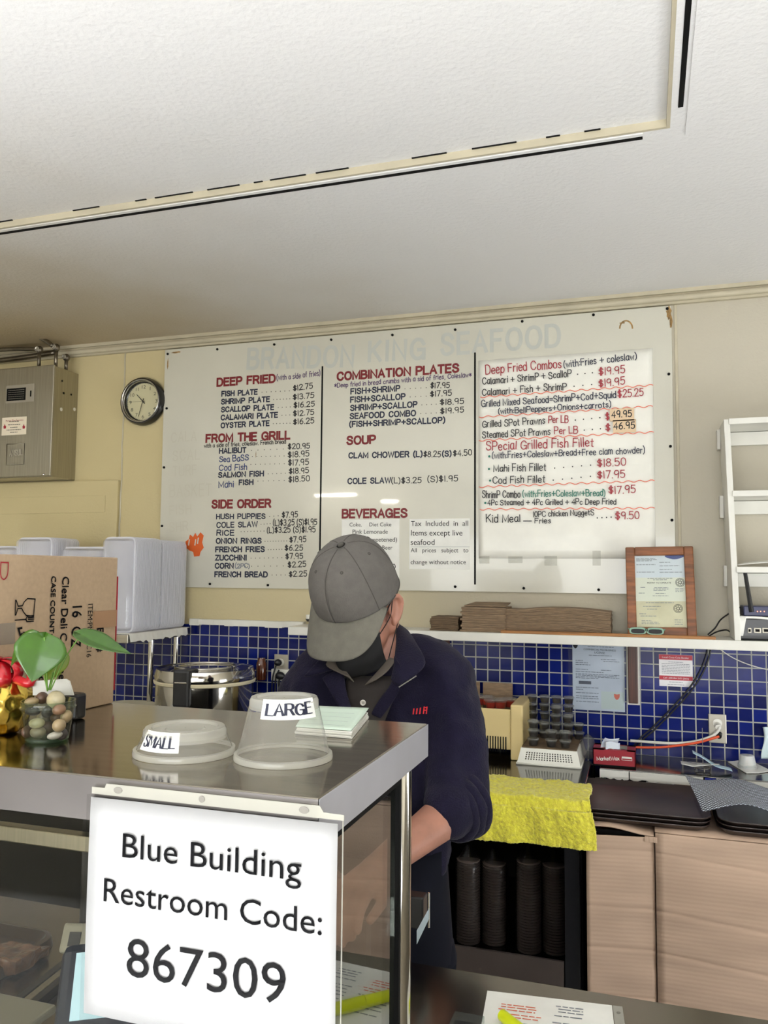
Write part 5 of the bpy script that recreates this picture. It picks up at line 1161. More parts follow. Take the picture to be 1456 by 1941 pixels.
MB().lathe([(.006, .008), (.015, .012), (.016, .03), (.006, .031)], c, 16).build('white_dish', m_paper, sv, smooth='auto')

# ================================================================== FRONT COUNTER
LZ = .95; LB = 1.414
m_front = mat('front_counter_steel', (128, 122, 112), .22, 1, var=.1, vscale=2.5, rvar=.08)
fc = thing('front_counter', 'low steel service counter in the foreground under the display case', 'counter', (-.5, 1, 0))
BOX('counter_top', m_front, -2.7, 1.3, .5, LB, LZ - .04, LZ, fc, bevel=.004)
BOX('counter_body', m_cab, -2.7, 1.3, .56, LB - .05, 0, LZ - .041, fc)

# ================================================================== DISPLAY CASE
SX = -.291; SF = .711; SBk = 1.104; ST = 1.42; SBt = 1.376
case = thing('display_case', 'steel topped glass display case in the left foreground', 'display case', (-1.2, .9, LZ))
m_slab = mat('slab_steel', (150, 143, 130), .13, 1, var=.08, vscale=3, vstretch=(1, 30, 1), rvar=.05, bump=.012, bscale=4, bstretch=(1, 60, 1))
m_slabedge = mat('slab_edge_dim_steel', (112, 108, 106), .42, 1, var=.06, vscale=6)  # same steel with a darker colour for the dimmer front edge
BOX('top_slab', m_slab, -2.6, SX, SF, SBk, SBt + .004, ST, case, bevel=.0015)
BOX('slab_edge', m_slabedge, -2.6, SX + .0012, SF - .0012, SF - .0002, SBt, ST - .001, case)
BOX('slab_edge', mat('slab_end_lit_steel', (196, 196, 202), .5, .6, var=.05, vscale=6), SX + .0002, SX + .0014, SF - .0012, SBk, SBt, ST - .001, case)  # same steel with a lighter colour, standing for light from the right
pc = PY(770, 1500, 1.02); pcx = SX - .017
MB().tube([(pcx, 1.03, LZ), (pcx, 1.03, SBt + .003)], .0155, 18).build('corner_post', m_chrome, case, smooth='auto')
MB().tube([(-2.4, 1.03, LZ), (-2.4, 1.03, SBt + .003)], .0155, 18).build('corner_post', m_chrome, case, smooth='auto')
m_pane = clear('case_glass', (240, 239, 234), .1, .03, .004, (210, 215, 212), ior=1.45)
m_pane_s = clear('case_side_glass', (222, 228, 224), 1.5, .02, .01, (190, 195, 192), ior=1.55)
BOX('front_glass', m_pane, -2.58, SX - .02, SF + .012, SF + .017, LZ + .001, SBt - .001, case)
gy1 = 1.03 - .03
BOX('side_glass', m_pane_s, SX - .019, SX - .014, SF + .022, gy1, LZ + .001, SBt - .001, case)
BOX('glass_channel', m_black, SX - .024, SX - .008, gy1 + .0005, gy1 + .008, LZ + .001, SBt, case); BOX('glass_channel', m_black, SX - .024, SX - .006, SF + .02, gy1, SBt - .012, SBt, case)
zb1 = PY(80, 1570, 1.02).z; zb0 = PY(80, 1600, 1.02).z
BOX('cross_bar', m_steel_satin, -2.5, SX - .2, 1.01, 1.03, zb0, zb1, case, bevel=.002)
xs = PY(153, 1650, 1.02).x
BOX('gap_shade_strip', m_dev, xs - .012, xs + .018, 1.035, 1.06, LZ, SBt, case, bevel=.002)  # black strip added as the shade of a gap farther back
# glass sneeze ledge standing right of the post
ac = MB().box(SX + .004, SX + .05, 1.10, 1.26, LZ, LZ + .012).build('acrylic_block', clear('acrylic', (225, 232, 230), 1, .05, .06), bevel=.001); tag(ac, 'clear acrylic strip lying on the front counter beside the steel post', 'acrylic strip')

# ---- sign in a sheet protector on the front of the case
SY_ = SF - .0035
sg = thing('restroom_sign', 'white restroom code sign in a clear sheet protector on the case', 'sign', PY(400, 1500, SY_))
a = PY(175, 1510, SY_); q = PY(641, 1562, SY_); z0 = PY(155, 1918, SY_).z
xl = a.x - .001; xr_ = q.x; zt = a.z
m_signp = mat('sign_paper', (192, 192, 192), .5, bump=.04, bscale=14)
MB().grid(lambda s, t: V((xl + (xr_ - xl) * s, SY_ - .0012 * math.sin(t * PI) - .0006, z0 + (zt - z0) * t)), 16, 12).build('paper', m_signp, sg, smooth=True, solid=.0005)
YS = SY_ - .0028
for t, x0, y0, x1, y1, h in (('Blue Building', 231.5, 1628, 571, 1666.5, 46), ('Restroom Code:', 196, 1710, 610, 1771, 45), ('867309', 239, 1852, 541, 1902, 72)):
    P0 = PY(x0, y0, YS); P1 = PY(x1, y1, YS); P1.z = P0.z = (P0.z + P1.z) / 2
    typed(MB(), t, P0, P1, NB, pxh(h, (x0 + x1) / 2, (y0 + y1) / 2, YS)).build('lettering', m_print, sg)
# punched strip along the top
m_strip = clear('protector_strip', (240, 240, 235), .6, .15, .55, (232, 230, 220))
h0 = zt + .0035; h1 = zt + .0145
sb_ = MB(); sb_.prism([V((xl + .001, SY_ - .001, h0)), V((xr_ + .006, SY_ - .001, h0)), V((xr_ + .006, SY_ - .001, h0 + .005)), V((xr_ - .014, SY_ - .001, h0 + .0055)), V((xr_ - .018, SY_ - .001, h1)), V((xl + .018, SY_ - .001, h1)), V((xl + .016, SY_ - .001, h0 + .0065)), V((xl + .001, SY_ - .001, h0 + .0065))], (0, .0006, 0)); sb_.build('punched_strip', m_strip, sg)
for f, w_ in ((.12, .005), (.475, .0032), (.875, .005)):
    p = V((xl + (xr_ - xl) * f, SY_ - .0014, h0 + .0058))
    MB().prism([p + V((math.cos(k * PI / 8) * w_, 0, math.sin(k * PI / 8) * .0032)) for k in range(16)], (0, .0004, 0)).build('punch_hole', mat('hole_grey', (120, 116, 108), .5), sg)
MB().box(xl - .002, xr_ + .007, SY_ - .0046, SY_ - .0042, z0 - .006, h0).build('clear_sleeve', clear('sign_sleeve', (246, 246, 246), .06, .12, .0), sg)
MB().tube([(xr_ + .0055, SY_ - .002, z0 - .005), (xr_ + .0055, SY_ - .002, h0)], .0007, 6).build('sleeve_seam', m_strip, sg)

# ---- things on top of the case
m_deli = clear('deli_plastic', (250, 250, 248), .9, .1, .13, (250, 250, 248)); m_delirim = clear('deli_rim', (250, 250, 246), .9, .12, .42, (250, 249, 242))
m_labelp = mat('label_paper', (238, 238, 236), .5)
def deli(c, R, rt_, h, text, x0, y0, x1, y1, label, ht):
    t = thing('deli_cup', label, 'deli cup', c)
    n = 56
    MB().lathe([(R * .93, .006), (rt_ * 1.02, h - .008), (rt_ * 1.0, h - .003)], c, n, cap=False).build('wall', m_deli, t, smooth=True)
    MB().lathe([(R * .92, .0065), (R * .985, .006), (R, .003), (R * .995, 0), (R * .975, 0), (R * .97, .003), (R * .92, .0045)], c, n, cap=False).build('rim', m_delirim, t, smooth='auto')
    MB().lathe([(rt_ * 1.03, h - .012), (rt_ * 1.015, h - .003), (rt_ * .97, h), (rt_ * .82, h), (rt_ * .78, h - .003), (rt_ * .5, h - .003), (rt_ * .46, h - .0015), (.001, h - .0015)], c, n, cap=False).build('base', m_delirim, t, smooth='auto')
    # label wrapped round the wall facing the viewer
    def rad(z): return R * .93 + (rt_ * 1.02 - R * .93) * (z - .006) / (h - .014) + .0009
    def hit(px, py):
        o = EYE; d = ray(px, py); lo = None
        for k in range(4000):
            tt = .5 + k * .0003; p = o + d * tt; rel = p - c
            if math.hypot(rel.x, rel.y) < rad(rel.z): return math.atan2(rel.y, rel.x), rel.z
        return -PI / 2, h / 2
    A = hit(x0, y0); B2 = hit(x1, y1); a0, a1 = A[0], B2[0]; z1_, z0_ = max(A[1], B2[1]) , min(A[1], B2[1]); zc = (A[1] + B2[1]) / 2
    z1_, z0_ = zc + ht / 2, zc - ht / 2
    MB().grid(lambda s, u: c + V((math.cos(a0 + (a1 - a0) * s) * rad(z0_ + (z1_ - z0_) * u), math.sin(a0 + (a1 - a0) * s) * rad(z0_ + (z1_ - z0_) * u), z0_ + (z1_ - z0_) * u)), 14, 2).build('paper_label', m_labelp, t, smooth=True)
    fl = marker(MB(), text, V((.1, 0, .23)), V((.9, 0, .23)), NB, .56, .05, .06, .2)
    out = MB()
    for p in fl.v:
        s, u = p[0], p[2]; an = a0 + (a1 - a0) * s; z_ = z0_ + (z1_ - z0_) * u; r_ = rad(z_) + .0006; out.v.append(tuple(c + V((math.cos(an) * r_, math.sin(an) * r_, z_))))
    out.f = fl.f; out.build('lettering', mat('label_ink', (30, 34, 58), .5), t)
    return t
cL = PZ(537, 1437, ST); RL = .188 / 2 * 0 + pxh(94, 537, 1437, cL.y)
hL = (PY(543, 1321, cL.y).z - ST); rtL = pxh(64, 543, 1321, cL.y)
deli(cL + V((0, 0, .0005)), RL, rtL, hL, 'LARGE', 497, 1341, 596, 1343, 'tall clear deli cup upside down on the case, labelled LARGE', pxh(35, 540, 1340, cL.y))
cS = PZ(350, 1427, ST); RS = pxh(96, 350, 1427, cS.y)
hS = (PY(362, 1378, cS.y).z - ST); rtS = pxh(76, 360, 1378, cS.y)
deli(cS + V((0, 0, .0005)), RS, rtS, hS, 'SMALL', 273, 1402, 340, 1408, 'short clear deli cup upside down on the case, labelled SMALL', pxh(33, 300, 1400, cS.y))
# order pad
op = thing('order_pad', 'pad of pale green order slips on the far edge of the case', 'order pad', PZ(640, 1380, ST))
p = [PZ(560, 1392, ST + .0005), PZ(665, 1400, ST + .0005), PZ(699, 1362, ST + .0005), PZ(585, 1350, ST + .0005)]
padh = .009
for k in range(5): MB().prism([q + V((random.uniform(-.002, .002), random.uniform(-.002, .002), k * padh / 5)) for q in p], (0, 0, padh / 5 * .8)).build('slip_bundle', m_paper, op)
m_pad = mat('pad_green', (206, 224, 208), .6)
MB().grid(lambda s, t: p[0].lerp(p[1], s).lerp(p[3].lerp(p[2], s), t) + V((0, 0, padh + .0008 + .005 * t * t * s)), 10, 8).build('top_slip', m_pad, op, smooth=True, solid=.0005)
gm = MB()
for k in range(4): a_ = p[0].lerp(p[3], .12 + .18 * k); b_ = p[1].lerp(p[2], .12 + .18 * k); gm.ribbon([a_.lerp(b_, .1) + V((0, 0, padh + .0022)), a_.lerp(b_, .85) + V((0, 0, padh + .003 + .0045 * (.12 + .18 * k) ** 2))], .001, V((1, 0, 0)), V((0, 1, 0)), False)
gm.build('ruled_line', m_grey, op)

# ---- carton
KX = -.80
kt = PX(226, 1057, KX); kb = PX(213, 1332, KX)
ky = (kt.y + kb.y) / 2; kz = kt.z
m_carton = mat('carton_card', (172, 148, 120), .75, var=.03, vscale=160)
ct = thing('printed_carton', 'brown printed carton of deli containers standing on the case', 'carton', (KX - .15, ky - .15, ST))
BOX('carton_body', m_carton, KX - .34, KX, SF + .02, ky, ST + .0005, kz, ct, bevel=.002)
BOX('red_edge', m_mred, KX - .002, KX + .0006, ky + .0004, ky + .0016, ST + .02, kz - .03, ct)
KN = V((1, 0, 0)); KE = KX + .0012
def kmark(t, x0, y0, x1, y1, hpx, bold=False):
    P0 = PX(x0, y0, KE); P1 = PX(x1, y1, KE); P1.y = P0.y = (P0.y + P1.y) / 2
    # glyph height measured along the wall direction (Y)
    hh = abs(PX(x0 + hpx, y0, KE).y - PX(x0, y0, KE).y)
    typed(MB(), t, P0, P1, KN, hh).build('lettering', m_print, ct)
    if bold: typed(MB(), t, P0 + V((0.0002, .0007, -.0005)), P1 + V((0.0002, .0007, -.0005)), KN, hh).build('lettering', m_print, ct)
kmark('ITEM #', 184.5, 1171.8, 183, 1236, 12, True); kmark('ITEM:PM     C16', 168, 1144.8, 163.5, 1246.5, 9); kmark('16  OZ', 138.5, 1149, 134, 1228, 17.5, True)
kmark('Clear Deli Container', 120, 1093, 109, 1300, 12.5, True); kmark('CASE COUNT: 500', 98.5, 1092, 91, 1236, 8.5, True); kmark('1.50', 76, 1240, 72, 1300, 9)
def koutline(pts, w_=.0016, name='printed_symbol'):
    P = [PX(x, y, KE) for x, y in pts]; MB().ribbon(P, w_, V((0, 1, 0)), V((0, 0, 1))).build(name, m_print, ct)
Z6 = lambda L_: [(u / 3.64, 980 + v_ / 3.64) for u, v_ in L_]
koutline(Z6([(243, 566), (190, 563), (168, 585), (155, 612), (125, 615), (112, 575), (108, 575), (105, 676), (110, 676), (122, 632), (150, 630), (162, 655), (182, 680), (232, 684), (243, 566)]))
koutline(Z6([(105, 712), (178, 706), (185, 722), (232, 718)])); koutline(Z6([(195, 706), (234, 704)])); koutline(Z6([(195, 694), (234, 691)])); koutline(Z6([(185, 722), (180, 700), (190, 685), (234, 680)]))
koutline(Z6([(150, 765), (128, 770), (140, 815), (158, 822)]), .003); koutline(Z6([(158, 822), (150, 806)]), .003); koutline(Z6([(165, 800), (205, 812), (190, 835)]), .003)
a = PX(178, 1159, KE); q = PX(220, 1187, KE)
MB().box(KX + .0004, KX + .0018, a.y, q.y, q.z, a.z).build('brown_tape', mat('brown_tape', (158, 122, 90), .3), ct)
a = PX(0, 1182, KE); q = PX(28, 1220, KE); MB().box(KX + .0004, KX + .0014, a.y - .05, q.y, q.z, a.z).build('clear_tape', m_tape, ct)
kmr = MB(); marker(kmr, 'D', PX(2, 1066, KE), PX(0, 1098, KE), KN, .013, .0016); kmr.build('red_lettering', m_pred, ct)
a = PX(143, 1052, KE); BOX('hand_slot', m_kraft2, KX - .3, KX - .28, a.y - .02, a.y + .02, kz - .0005, kz + .0004, ct)

# ---- plant in a jar of pebbles
jc = PZ(89, 1402, ST + .0005); JR = pxh(50, 89, 1350, jc.y); jh = PY(88, 1318, jc.y + JR).z - ST
jar = thing('pebble_jar', 'low clear glass jar of pebbles with a heart leaved plant', 'potted plant', jc)
m_jar = clear('jar_glass', (232, 240, 232), 1.0, .02, .02, (220, 230, 222))
MB().lathe([(.001, .002), (JR * .7, .001), (JR * .78, .003), (JR * .9, jh * .62), (JR * .93, jh * .76), (JR, jh * .8), (JR * 1.02, jh * .84), (JR * .97, jh * .9), (JR * .99, jh), (JR * .94, jh), (JR * .92, jh * .8)], jc, 40, cap=False).build('jar', m_jar, jar, smooth='auto')
MB().lathe([(.001, .0), (JR * .74, .0), (JR * .78, .002), (JR * .74, .004), (.001, .004)], jc, 32).build('jar_base', clear('jar_base_glass', (200, 225, 200), 1, .03, .15, (190, 215, 190)), jar, smooth='auto')
peb = [(158, 138, 104), (184, 172, 138), (136, 122, 100), (100, 74, 58), (58, 52, 50), (172, 168, 154), (138, 106, 80)]
for i, (x, y, sx_, sz_, ci, dy) in enumerate(((70, 1371, .021, .010, 1, -.55), (112, 1375, .016, .0125, 0, -.55), (72, 1388, .021, .0115, 2, -.5), (104, 1394, .02, .0075, 5, -.5), (52, 1388, .012, .012, 3, -.3), (118, 1392, .01, .012, 4, -.2),
        (62, 1348, .02, .008, 4, -.4), (90, 1349, .012, .012, 4, -.2), (112, 1345, .016, .0105, 6, -.4), (60, 1330, .019, .008, 0, -.3), (106, 1327, .026, .0185, 1, .0), (80, 1323, .014, .012, 3, .1), (126, 1358, .012, .013, 0, 0), (90, 1380, .02, .014, 3, .25), (84, 1360, .02, .014, 2, .3), (108, 1360, .017, .012, 3, .3))):
    p = PY(x, y, jc.y + dy * JR); p.z = max(p.z, ST + .0055 + sz_ * .4); s_ = .78
    o = MB().ball(p, (sx_ * s_ * .62, .011 * s_, sz_ * s_ * .8), 14, Matrix.Rotation(random.uniform(-.3, .3), 3, 'Y')).build('pebble', mat('pebble_%s' % 'abcdefg'[ci], peb[ci], .45, var=.15, vscale=60, coat=.2), jar, smooth=True)
m_leaf = mat('leaf_green', (54, 92, 16), .35, var=.12, vscale=40, coat=.15); m_leafy = mat('leaf_yellow_green', (112, 132, 28), .4, var=.1, vscale=40); m_stem = mat('stem_green', (98, 140, 52), .5)
def leaf(base, tip, wide, nrm, m, stem0, fold=.25, droop=0.):
    base, tip = V(base), V(tip); ax = tip - base; L_ = ax.length; ax.normalize(); nrm = V(nrm); sd = ax.cross(nrm).normalized(); nn = sd.cross(ax)
    def fn(s, t):
        u = t; ww = wide * (math.sin(PI * min(1, u ** .62)) ** .85 * (1 - u * .35)) if 0 < u < 1 else 0
        k = (s - .5) * 2; back = -.12 * L_ * (abs(k)) * max(0, 1 - u * 5)
        return base + ax * (u * L_ + back) + sd * (k * ww) + nn * (abs(k) * ww * fold - droop * L_ * (u - .5) ** 2 * 2)
    g = MB().grid(fn, 12, 18).build('leaf', m, jar, smooth=True, solid=.0006)
    mid = [base + ax * (L_ * k / 8) + nn * (-droop * L_ * (k / 8 - .5) ** 2 * 2 - .0004) for k in range(9)]
    MB().tube(mid, [.0007 * (1 - k / 10) for k in range(9)], 5).build('midrib', m_stem, g, smooth=True)
    MB().tube(crom([stem0, V(stem0).lerp(base, .5) + V((0, 0, .006)), base], 6), .0009, 6).build('stem', m_stem, jar, smooth=True)
toC = (EYE - jc).normalized()
def JP(x, y, d=0): return PD(x, y, (jc - EYE).dot(CF) + d)
s0 = JP(90, 1310)
leaf(JP(84, 1208, -.02), JP(60, 1293, -.03), .0335, toC + V((0, 0, .25)), m_leaf, s0, .12, .1)
leaf(JP(64, 1203, 0), JP(17, 1262, .005), .016, toC + V((-.5, 0, .5)), m_leaf, s0, .3, .12)
leaf(JP(151, 1206, .0), JP(248, 1244, -.02), .019, toC * .6 + V((.1, .1, .8)), m_leaf, JP(96, 1308), .25, -.1)
leaf(JP(120, 1240, .01), JP(84, 1292, .01), .014, toC + V((.6, 0, .2)), m_leafy, JP(94, 1308), .2, .05)
leaf(JP(108, 1262, .02), JP(90, 1288, .02), .011, toC, m_leafy, JP(92, 1308), .1)
# white tag and black stand behind
tg = MB().prism([PD(62, 1291, 1.02), PD(124, 1287, 1.03), PD(131, 1291, 1.03), PD(139, 1318, 1.035), PD(62, 1318, 1.025)], (0, .002, 0)).build('white_card', m_paper); tag(tg, 'white card standing behind the pebble jar', 'card')
for v_ in tg.data.vertices: pass
bp0 = PZ(128, 1366, ST); BSX = KX + .028
p = PZ(140, 1362, ST + .0005)
bkb = MB().box(p.x - .03, p.x + .012, p.y - .012, p.y + .012, ST + .0005, ST + .036).build('black_clip_stand', m_dev, bevel=.004); tag(bkb, 'small black stand holding the white card behind the jar', 'card stand')
# ---- gold pot with red bow at the left edge
gc = PZ(2, 1388, ST + .0005); GR = pxh(56, 2, 1330, gc.y)
gp = thing('gold_foil_pot', 'gold foil wrapped pot with a red bow at the left edge', 'pot', gc)
m_gold = mat('gold_foil', (216, 184, 88), .22, 1, var=.1, vscale=30)
gb = MB().lathe([(.004, 0), (GR * .55, 0), (GR * .85, GR * .35), (GR, GR * .9), (GR * .93, GR * 1.4), (GR * .7, GR * 1.75), (GR * .45, GR * 1.9), (GR * .4, GR * 1.95), (.004, GR * 1.95)], gc, 56).build('foil_wrap', m_gold, gp, smooth=True, sub=2)
tx3 = bpy.data.textures.new('foil', 'VORONOI'); tx3.noise_scale = .013; md = gb.modifiers.new('d', 'DISPLACE'); md.texture = tx3; md.strength = .006
m_bow = mat('red_ribbon', (190, 22, 36), .25, coat=.5, var=.15, vscale=60)
bowc = gc + V((0, -.008, GR * 2.05))
for k in range(9):
    a = k * 2 * PI / 9; r_ = GR * .55; d = V((math.cos(a), math.sin(a) * .8, .25 * math.sin(k * 2.1))); sd = V((-d.y, d.x, 0)).normalized()
    pts = [bowc + d * (r_ * 1.5 * math.sin(PI * j / 12) ** .8) * (1 if j < 7 else 1) + V((0, 0, GR * .42 * math.cos(PI * j / 12))) for j in range(13)]
    mb = MB(); 
    for j in range(13): mb.v += [tuple(pts[j] - sd * .008), tuple(pts[j] + sd * .008)]
    for j in range(12): mb.f.append((2 * j, 2 * j + 1, 2 * j + 3, 2 * j + 2))
    mb.build('ribbon_loop', m_bow, gp, smooth=True, solid=.0008)
MB().tube(crom([bowc + V((.02, 0, -.006)), bowc + V((.05, .0, -.012)), PD(55, 1254, (gc - EYE).dot(CF))], 6), .006, 8).build('ribbon_tail', m_bow, gp, smooth=True)

# ================================================================== INSIDE THE CASE
pcn = PZ(97, 1788, LZ); pn = thing('food_tray', 'sunken steel food tray inside the display case at the left edge', 'tray', pcn)
def rrz(x0, x1, y0, y1, z, r, n=6):
    out = []
    for (qx, qy, a0) in ((x1 - r, y1 - r, 0), (x0 + r, y1 - r, PI / 2), (x0 + r, y0 + r, PI), (x1 - r, y0 + r, 1.5 * PI)):
        for k in range(n + 1): a = a0 + PI / 2 * k / n; out.append(V((qx + math.cos(a) * r, qy + math.sin(a) * r, z)))
    return out
X1 = pcn.x + .002; Y1 = pcn.y + .002; X0 = X1 - .5; Y0 = Y1 - .3; e = .014
MB().rings([rrz(X0 - .012, X1 + .012, Y0 - .012, Y1 + .012, LZ + .0005, .04), rrz(X0 - .008, X1 + .008, Y0 - .008, Y1 + .008, LZ + .016, .036), rrz(X0, X1, Y0, Y1, LZ + .018, .03), rrz(X0 + .003, X1 - .003, Y0 + .003, Y1 - .003, LZ + .014, .028), rrz(X0 + .012, X1 - .012, Y0 + .012, Y1 - .012, LZ + .003, .022)]).build('pan', mat('pan_steel', (110, 98, 86), .3, .9), pn, smooth='auto')
for k, (x, y, w_, h_) in enumerate(((22, 1828, .07, .022), (60, 1822, .02, .012))):
    p = PZ(x, y, LZ + .005)
    b_ = MB().box(p.x - w_ / 2, p.x + w_ / 2, p.y - .03, p.y + .03, LZ + .005, LZ + .005 + h_).build('food_packet', mat('wrapped_food', (122, 92, 72), .3, var=.35, vscale=40, coat=.4)); tag(b_, 'clear wrapped brown food packet in the steel tray' if k == 0 else 'small crumpled foil scrap in the steel tray', 'food')
    md = b_.modifiers.new('s', 'SUBSURF'); md.subdivision_type = 'SIMPLE'; md.levels = 4; md.render_levels = 4; md = b_.modifiers.new('d', 'DISPLACE'); md.texture = tx; md.strength = .01
sc = thing('weighing_scale', 'pale grey weighing scale with a small display inside the case', 'scale', PZ(70, 1900, LZ))
m_pale = mat('pale_plastic', (168, 166, 152), .4); m_screen = mat('lit_screen', (190, 228, 248), .3, emit=.3)
p = PZ(50, 1888, LZ + .05); BOX('platform', m_pale, p.x - .16, p.x + .055, p.y - .2, p.y, LZ + .035, LZ + .048, sc, bevel=.004); BOX('base', m_pale, p.x - .14, p.x + .04, p.y - .18, p.y - .01, LZ + .0005, LZ + .034, sc, bevel=.006)
hd = PZ(150, 1780, LZ + .06); HM = Matrix.Translation(PD(150, 1780, 1.13)) @ Matrix.Rotation(.28, 4, 'Z') @ Matrix.Rotation(-.5, 4, 'X')
MB().box(-.024, .05, -.006, .006, -.018, .02, HM).build('display_head', m_pale, sc, bevel=.004); MB().box(-.012, .004, -.008, -.0062, -.01, .008, HM).build('display_window', m_dev, sc)
hp = HM @ V((.01, .004, -.015)); MB().tube([hp, V((hp.x, hp.y, LZ))], .006, 8).build('display_pole', m_pale, sc)
ra = PZ(142, 1795, LZ + .02); rb = PZ(0, 1905, LZ + .02)
rl = thing('sliding_rail', 'black edged steel rail running back along the counter inside the case', 'rail', (ra.x, ra.y, LZ))
for off, m in ((0, m_dev), (.016, m_steel_satin), (.03, m_dev)):
    u = (rb - ra).normalized(); s = V((-u.y, u.x, 0)) * off
    MB().prism([ra + s + V((0, 0, -.0195)), rb + s + V((0, 0, -.0195)), rb + s + V((-u.y * .012, u.x * .012, -.0195)), ra + s + V((-u.y * .012, u.x * .012, -.0195))], (0, 0, .014)).build('rail_bar', m, rl)
tm = thing('payment_terminal', 'dark blue payment terminal with a lit screen behind the restroom sign', 'payment terminal', PZ(160, 1930, LZ))
TMc = PD(205, 1893, .98); TM = Matrix.Translation(TMc) @ Matrix.Rotation(.55, 4, 'Z') @ Matrix.Rotation(-.75, 4, 'X')
m_navyp = mat('navy_plastic', (26, 36, 58), .3, coat=.3)
MB().box(-.06, .08, -.0, .03, -.09, .07, TM).build('housing', m_navyp, tm, bevel=.012); MB().box(-.042, .06, -.002, -.0002, -.02, .055, TM).build('screen', m_screen, tm)
tb = TM @ V((.01, .03, -.06)); MB().lathe([(.001, 0), (.05, 0), (.04, .02), (.02, tb.z - LZ), (.001, tb.z - LZ)], V((tb.x, tb.y, LZ + .0005)), 20).build('stand', m_navyp, tm, smooth='auto')

# ---- on the front counter, right of the case
ms = thing('menu_sheet', 'printed menu sheet in a clear sleeve on the front counter, seen upside down', 'menu', PZ(1040, 1920, LZ))
q0 = PZ(924, 1879, LZ + .001); q1 = PZ(1160, 1907, LZ + .001); uu = (q1 - q0); W_ = uu.length; uu.normalize(); vv = V((uu.y, -uu.x, 0))   # towards the viewer
MB().prism([q0, q1, q1 + vv * .26, q0 + vv * .26], (0, 0, .0012)).build('paper', m_paper, ms)
MB().prism([q1 + uu * .001, q1 + uu * .016, q1 + uu * .016 + vv * .26, q1 + uu * .001 + vv * .26], (0, 0, .0012)).build('punched_edge', m_strip, ms)
for k in range(2): p = q1 + uu * .009 + vv * (.02 + .1 * k); MB().prism([p + V((math.cos(j * PI / 5) * .003, math.sin(j * PI / 5) * .003, .0013)) for j in range(10)], (0, 0, .0004)).build('punch_hole', mat('hole_grey', (120, 116, 108)), ms)
for x0, x1, rows_, m in ((.1, .45, [.035, .042, .05, .062, .07], m_wave), (.54, .8, [.022, .03, .038, .05], m_grey), (.14, .44, [.085, .092, .1, .11, .12, .135], m_grey), (.52, .9, [.07, .08, .09, .1, .112, .125, .14], m_grey)):
    gm = MB(); greek(gm, q0 + V((0, 0, .0016)), uu * W_, vv, [(x0 + random.uniform(0, .04), x1 - random.uniform(0, .06), r_) for r_ in rows_], .0028); gm.build('fine_print', m, ms)
m_hi = mat('marker_yellow', (214, 224, 20), .35, emit=0)
h0_ = PZ(952, 1924, LZ + .012); h1_ = PZ(985, 1951, LZ + .012); hd_ = (h1_ - h0_).normalized()
hl = thing('yellow_highlighter', 'yellow highlighter pen lying on the menu sheet', 'highlighter', h0_)
MB().tube([h0_, h0_ + hd_ * .045], [.0085, .009], 14).build('cap', m_hi, hl, smooth='auto'); MB().tube([h0_ + hd_ * .046, h0_ + hd_ * .12], [.0095, .0095], 14).build('barrel', m_hi, hl, smooth='auto')
# dark drawer edge standing behind the post
dr = thing('black_storage_bin', 'black bin with a pale edge jutting out behind the steel post', 'storage bin', PD(800, 1740, 1.42))
a = PY(812, 1695, 1.44); BOX('bin_body', m_dev, a.x - .16, a.x - .004, 1.42, 1.45, a.z - .055, a.z, dr, bevel=.003)
MB().prism([PD(790, 1790, 1.34), PD(813, 1742, 1.42), PD(813, 1722, 1.42), PD(790, 1764, 1.34)], (0, .004, 0)).build('pale_edge', mat('pale_edge', (170, 190, 200), .4), dr)
MB().tube([PD(813, 1758, 1.42), PD(813, 1692, 1.42)], .002, 6).build('slide_edge', m_chrome, dr)
BOX('bracket', m_dev, a.x - .14, a.x - .11, 1.42, 1.45, LZ - .1, a.z - .0552, dr)

# ================================================================== THE WORKER
m_skin = mat('skin', (176, 124, 104), .5, var=.07, vscale=25, trans=.12, bump=.08, bscale=160)
m_fleece = mat('navy_fleece', (27, 24, 45), .95, var=.1, vscale=30, bump=.55, bscale=300, sheen=.06, spec=.2)
m_cap = mat('grey_twill', (98, 94, 90), .85, var=.05, vscale=60, bump=.35, bscale=500)
m_brim = mat('brim_twill', (108, 105, 95), .85, var=.05, vscale=60, bump=.35, bscale=500)
m_mask = mat('black_cloth', (17, 17, 19), .8); m_shirt = mat('dark_shirt', (40, 34, 32), .85, var=.1, vscale=80); m_shirtc = mat('shirt_collar', (92, 84, 76), .85)
m_apron = mat('navy_apron', (15, 17, 28), .9, spec=.2, var=.12, vscale=10)
def caps(mb, pts, rad, n=16, sub=4):
    """rounded limb through pts with changing radius"""
    P = crom(pts, sub); m = len(P); R = []
    k = len(rad) - 1
    for i in range(m):
        t = i / (m - 1) * k; j = min(int(t), k - 1); f = t - j; f = f * f * (3 - 2 * f) if False else f; R.append(rad[j] * (1 - f) + rad[j + 1] * f)
    mb.tube(P, R, n); mb.ball(P[0], R[0], n); mb.ball(P[-1], R[-1], n); return mb
def remesh(o, vox, smooth=4, fac=.5):
    md = o.modifiers.new('r', 'REMESH'); md.mode = 'VOXEL'; md.voxel_size = vox; md.use_smooth_shade = True
    if smooth: md = o.modifiers.new('sm', 'SMOOTH'); md.iterations = smooth; md.factor = fac
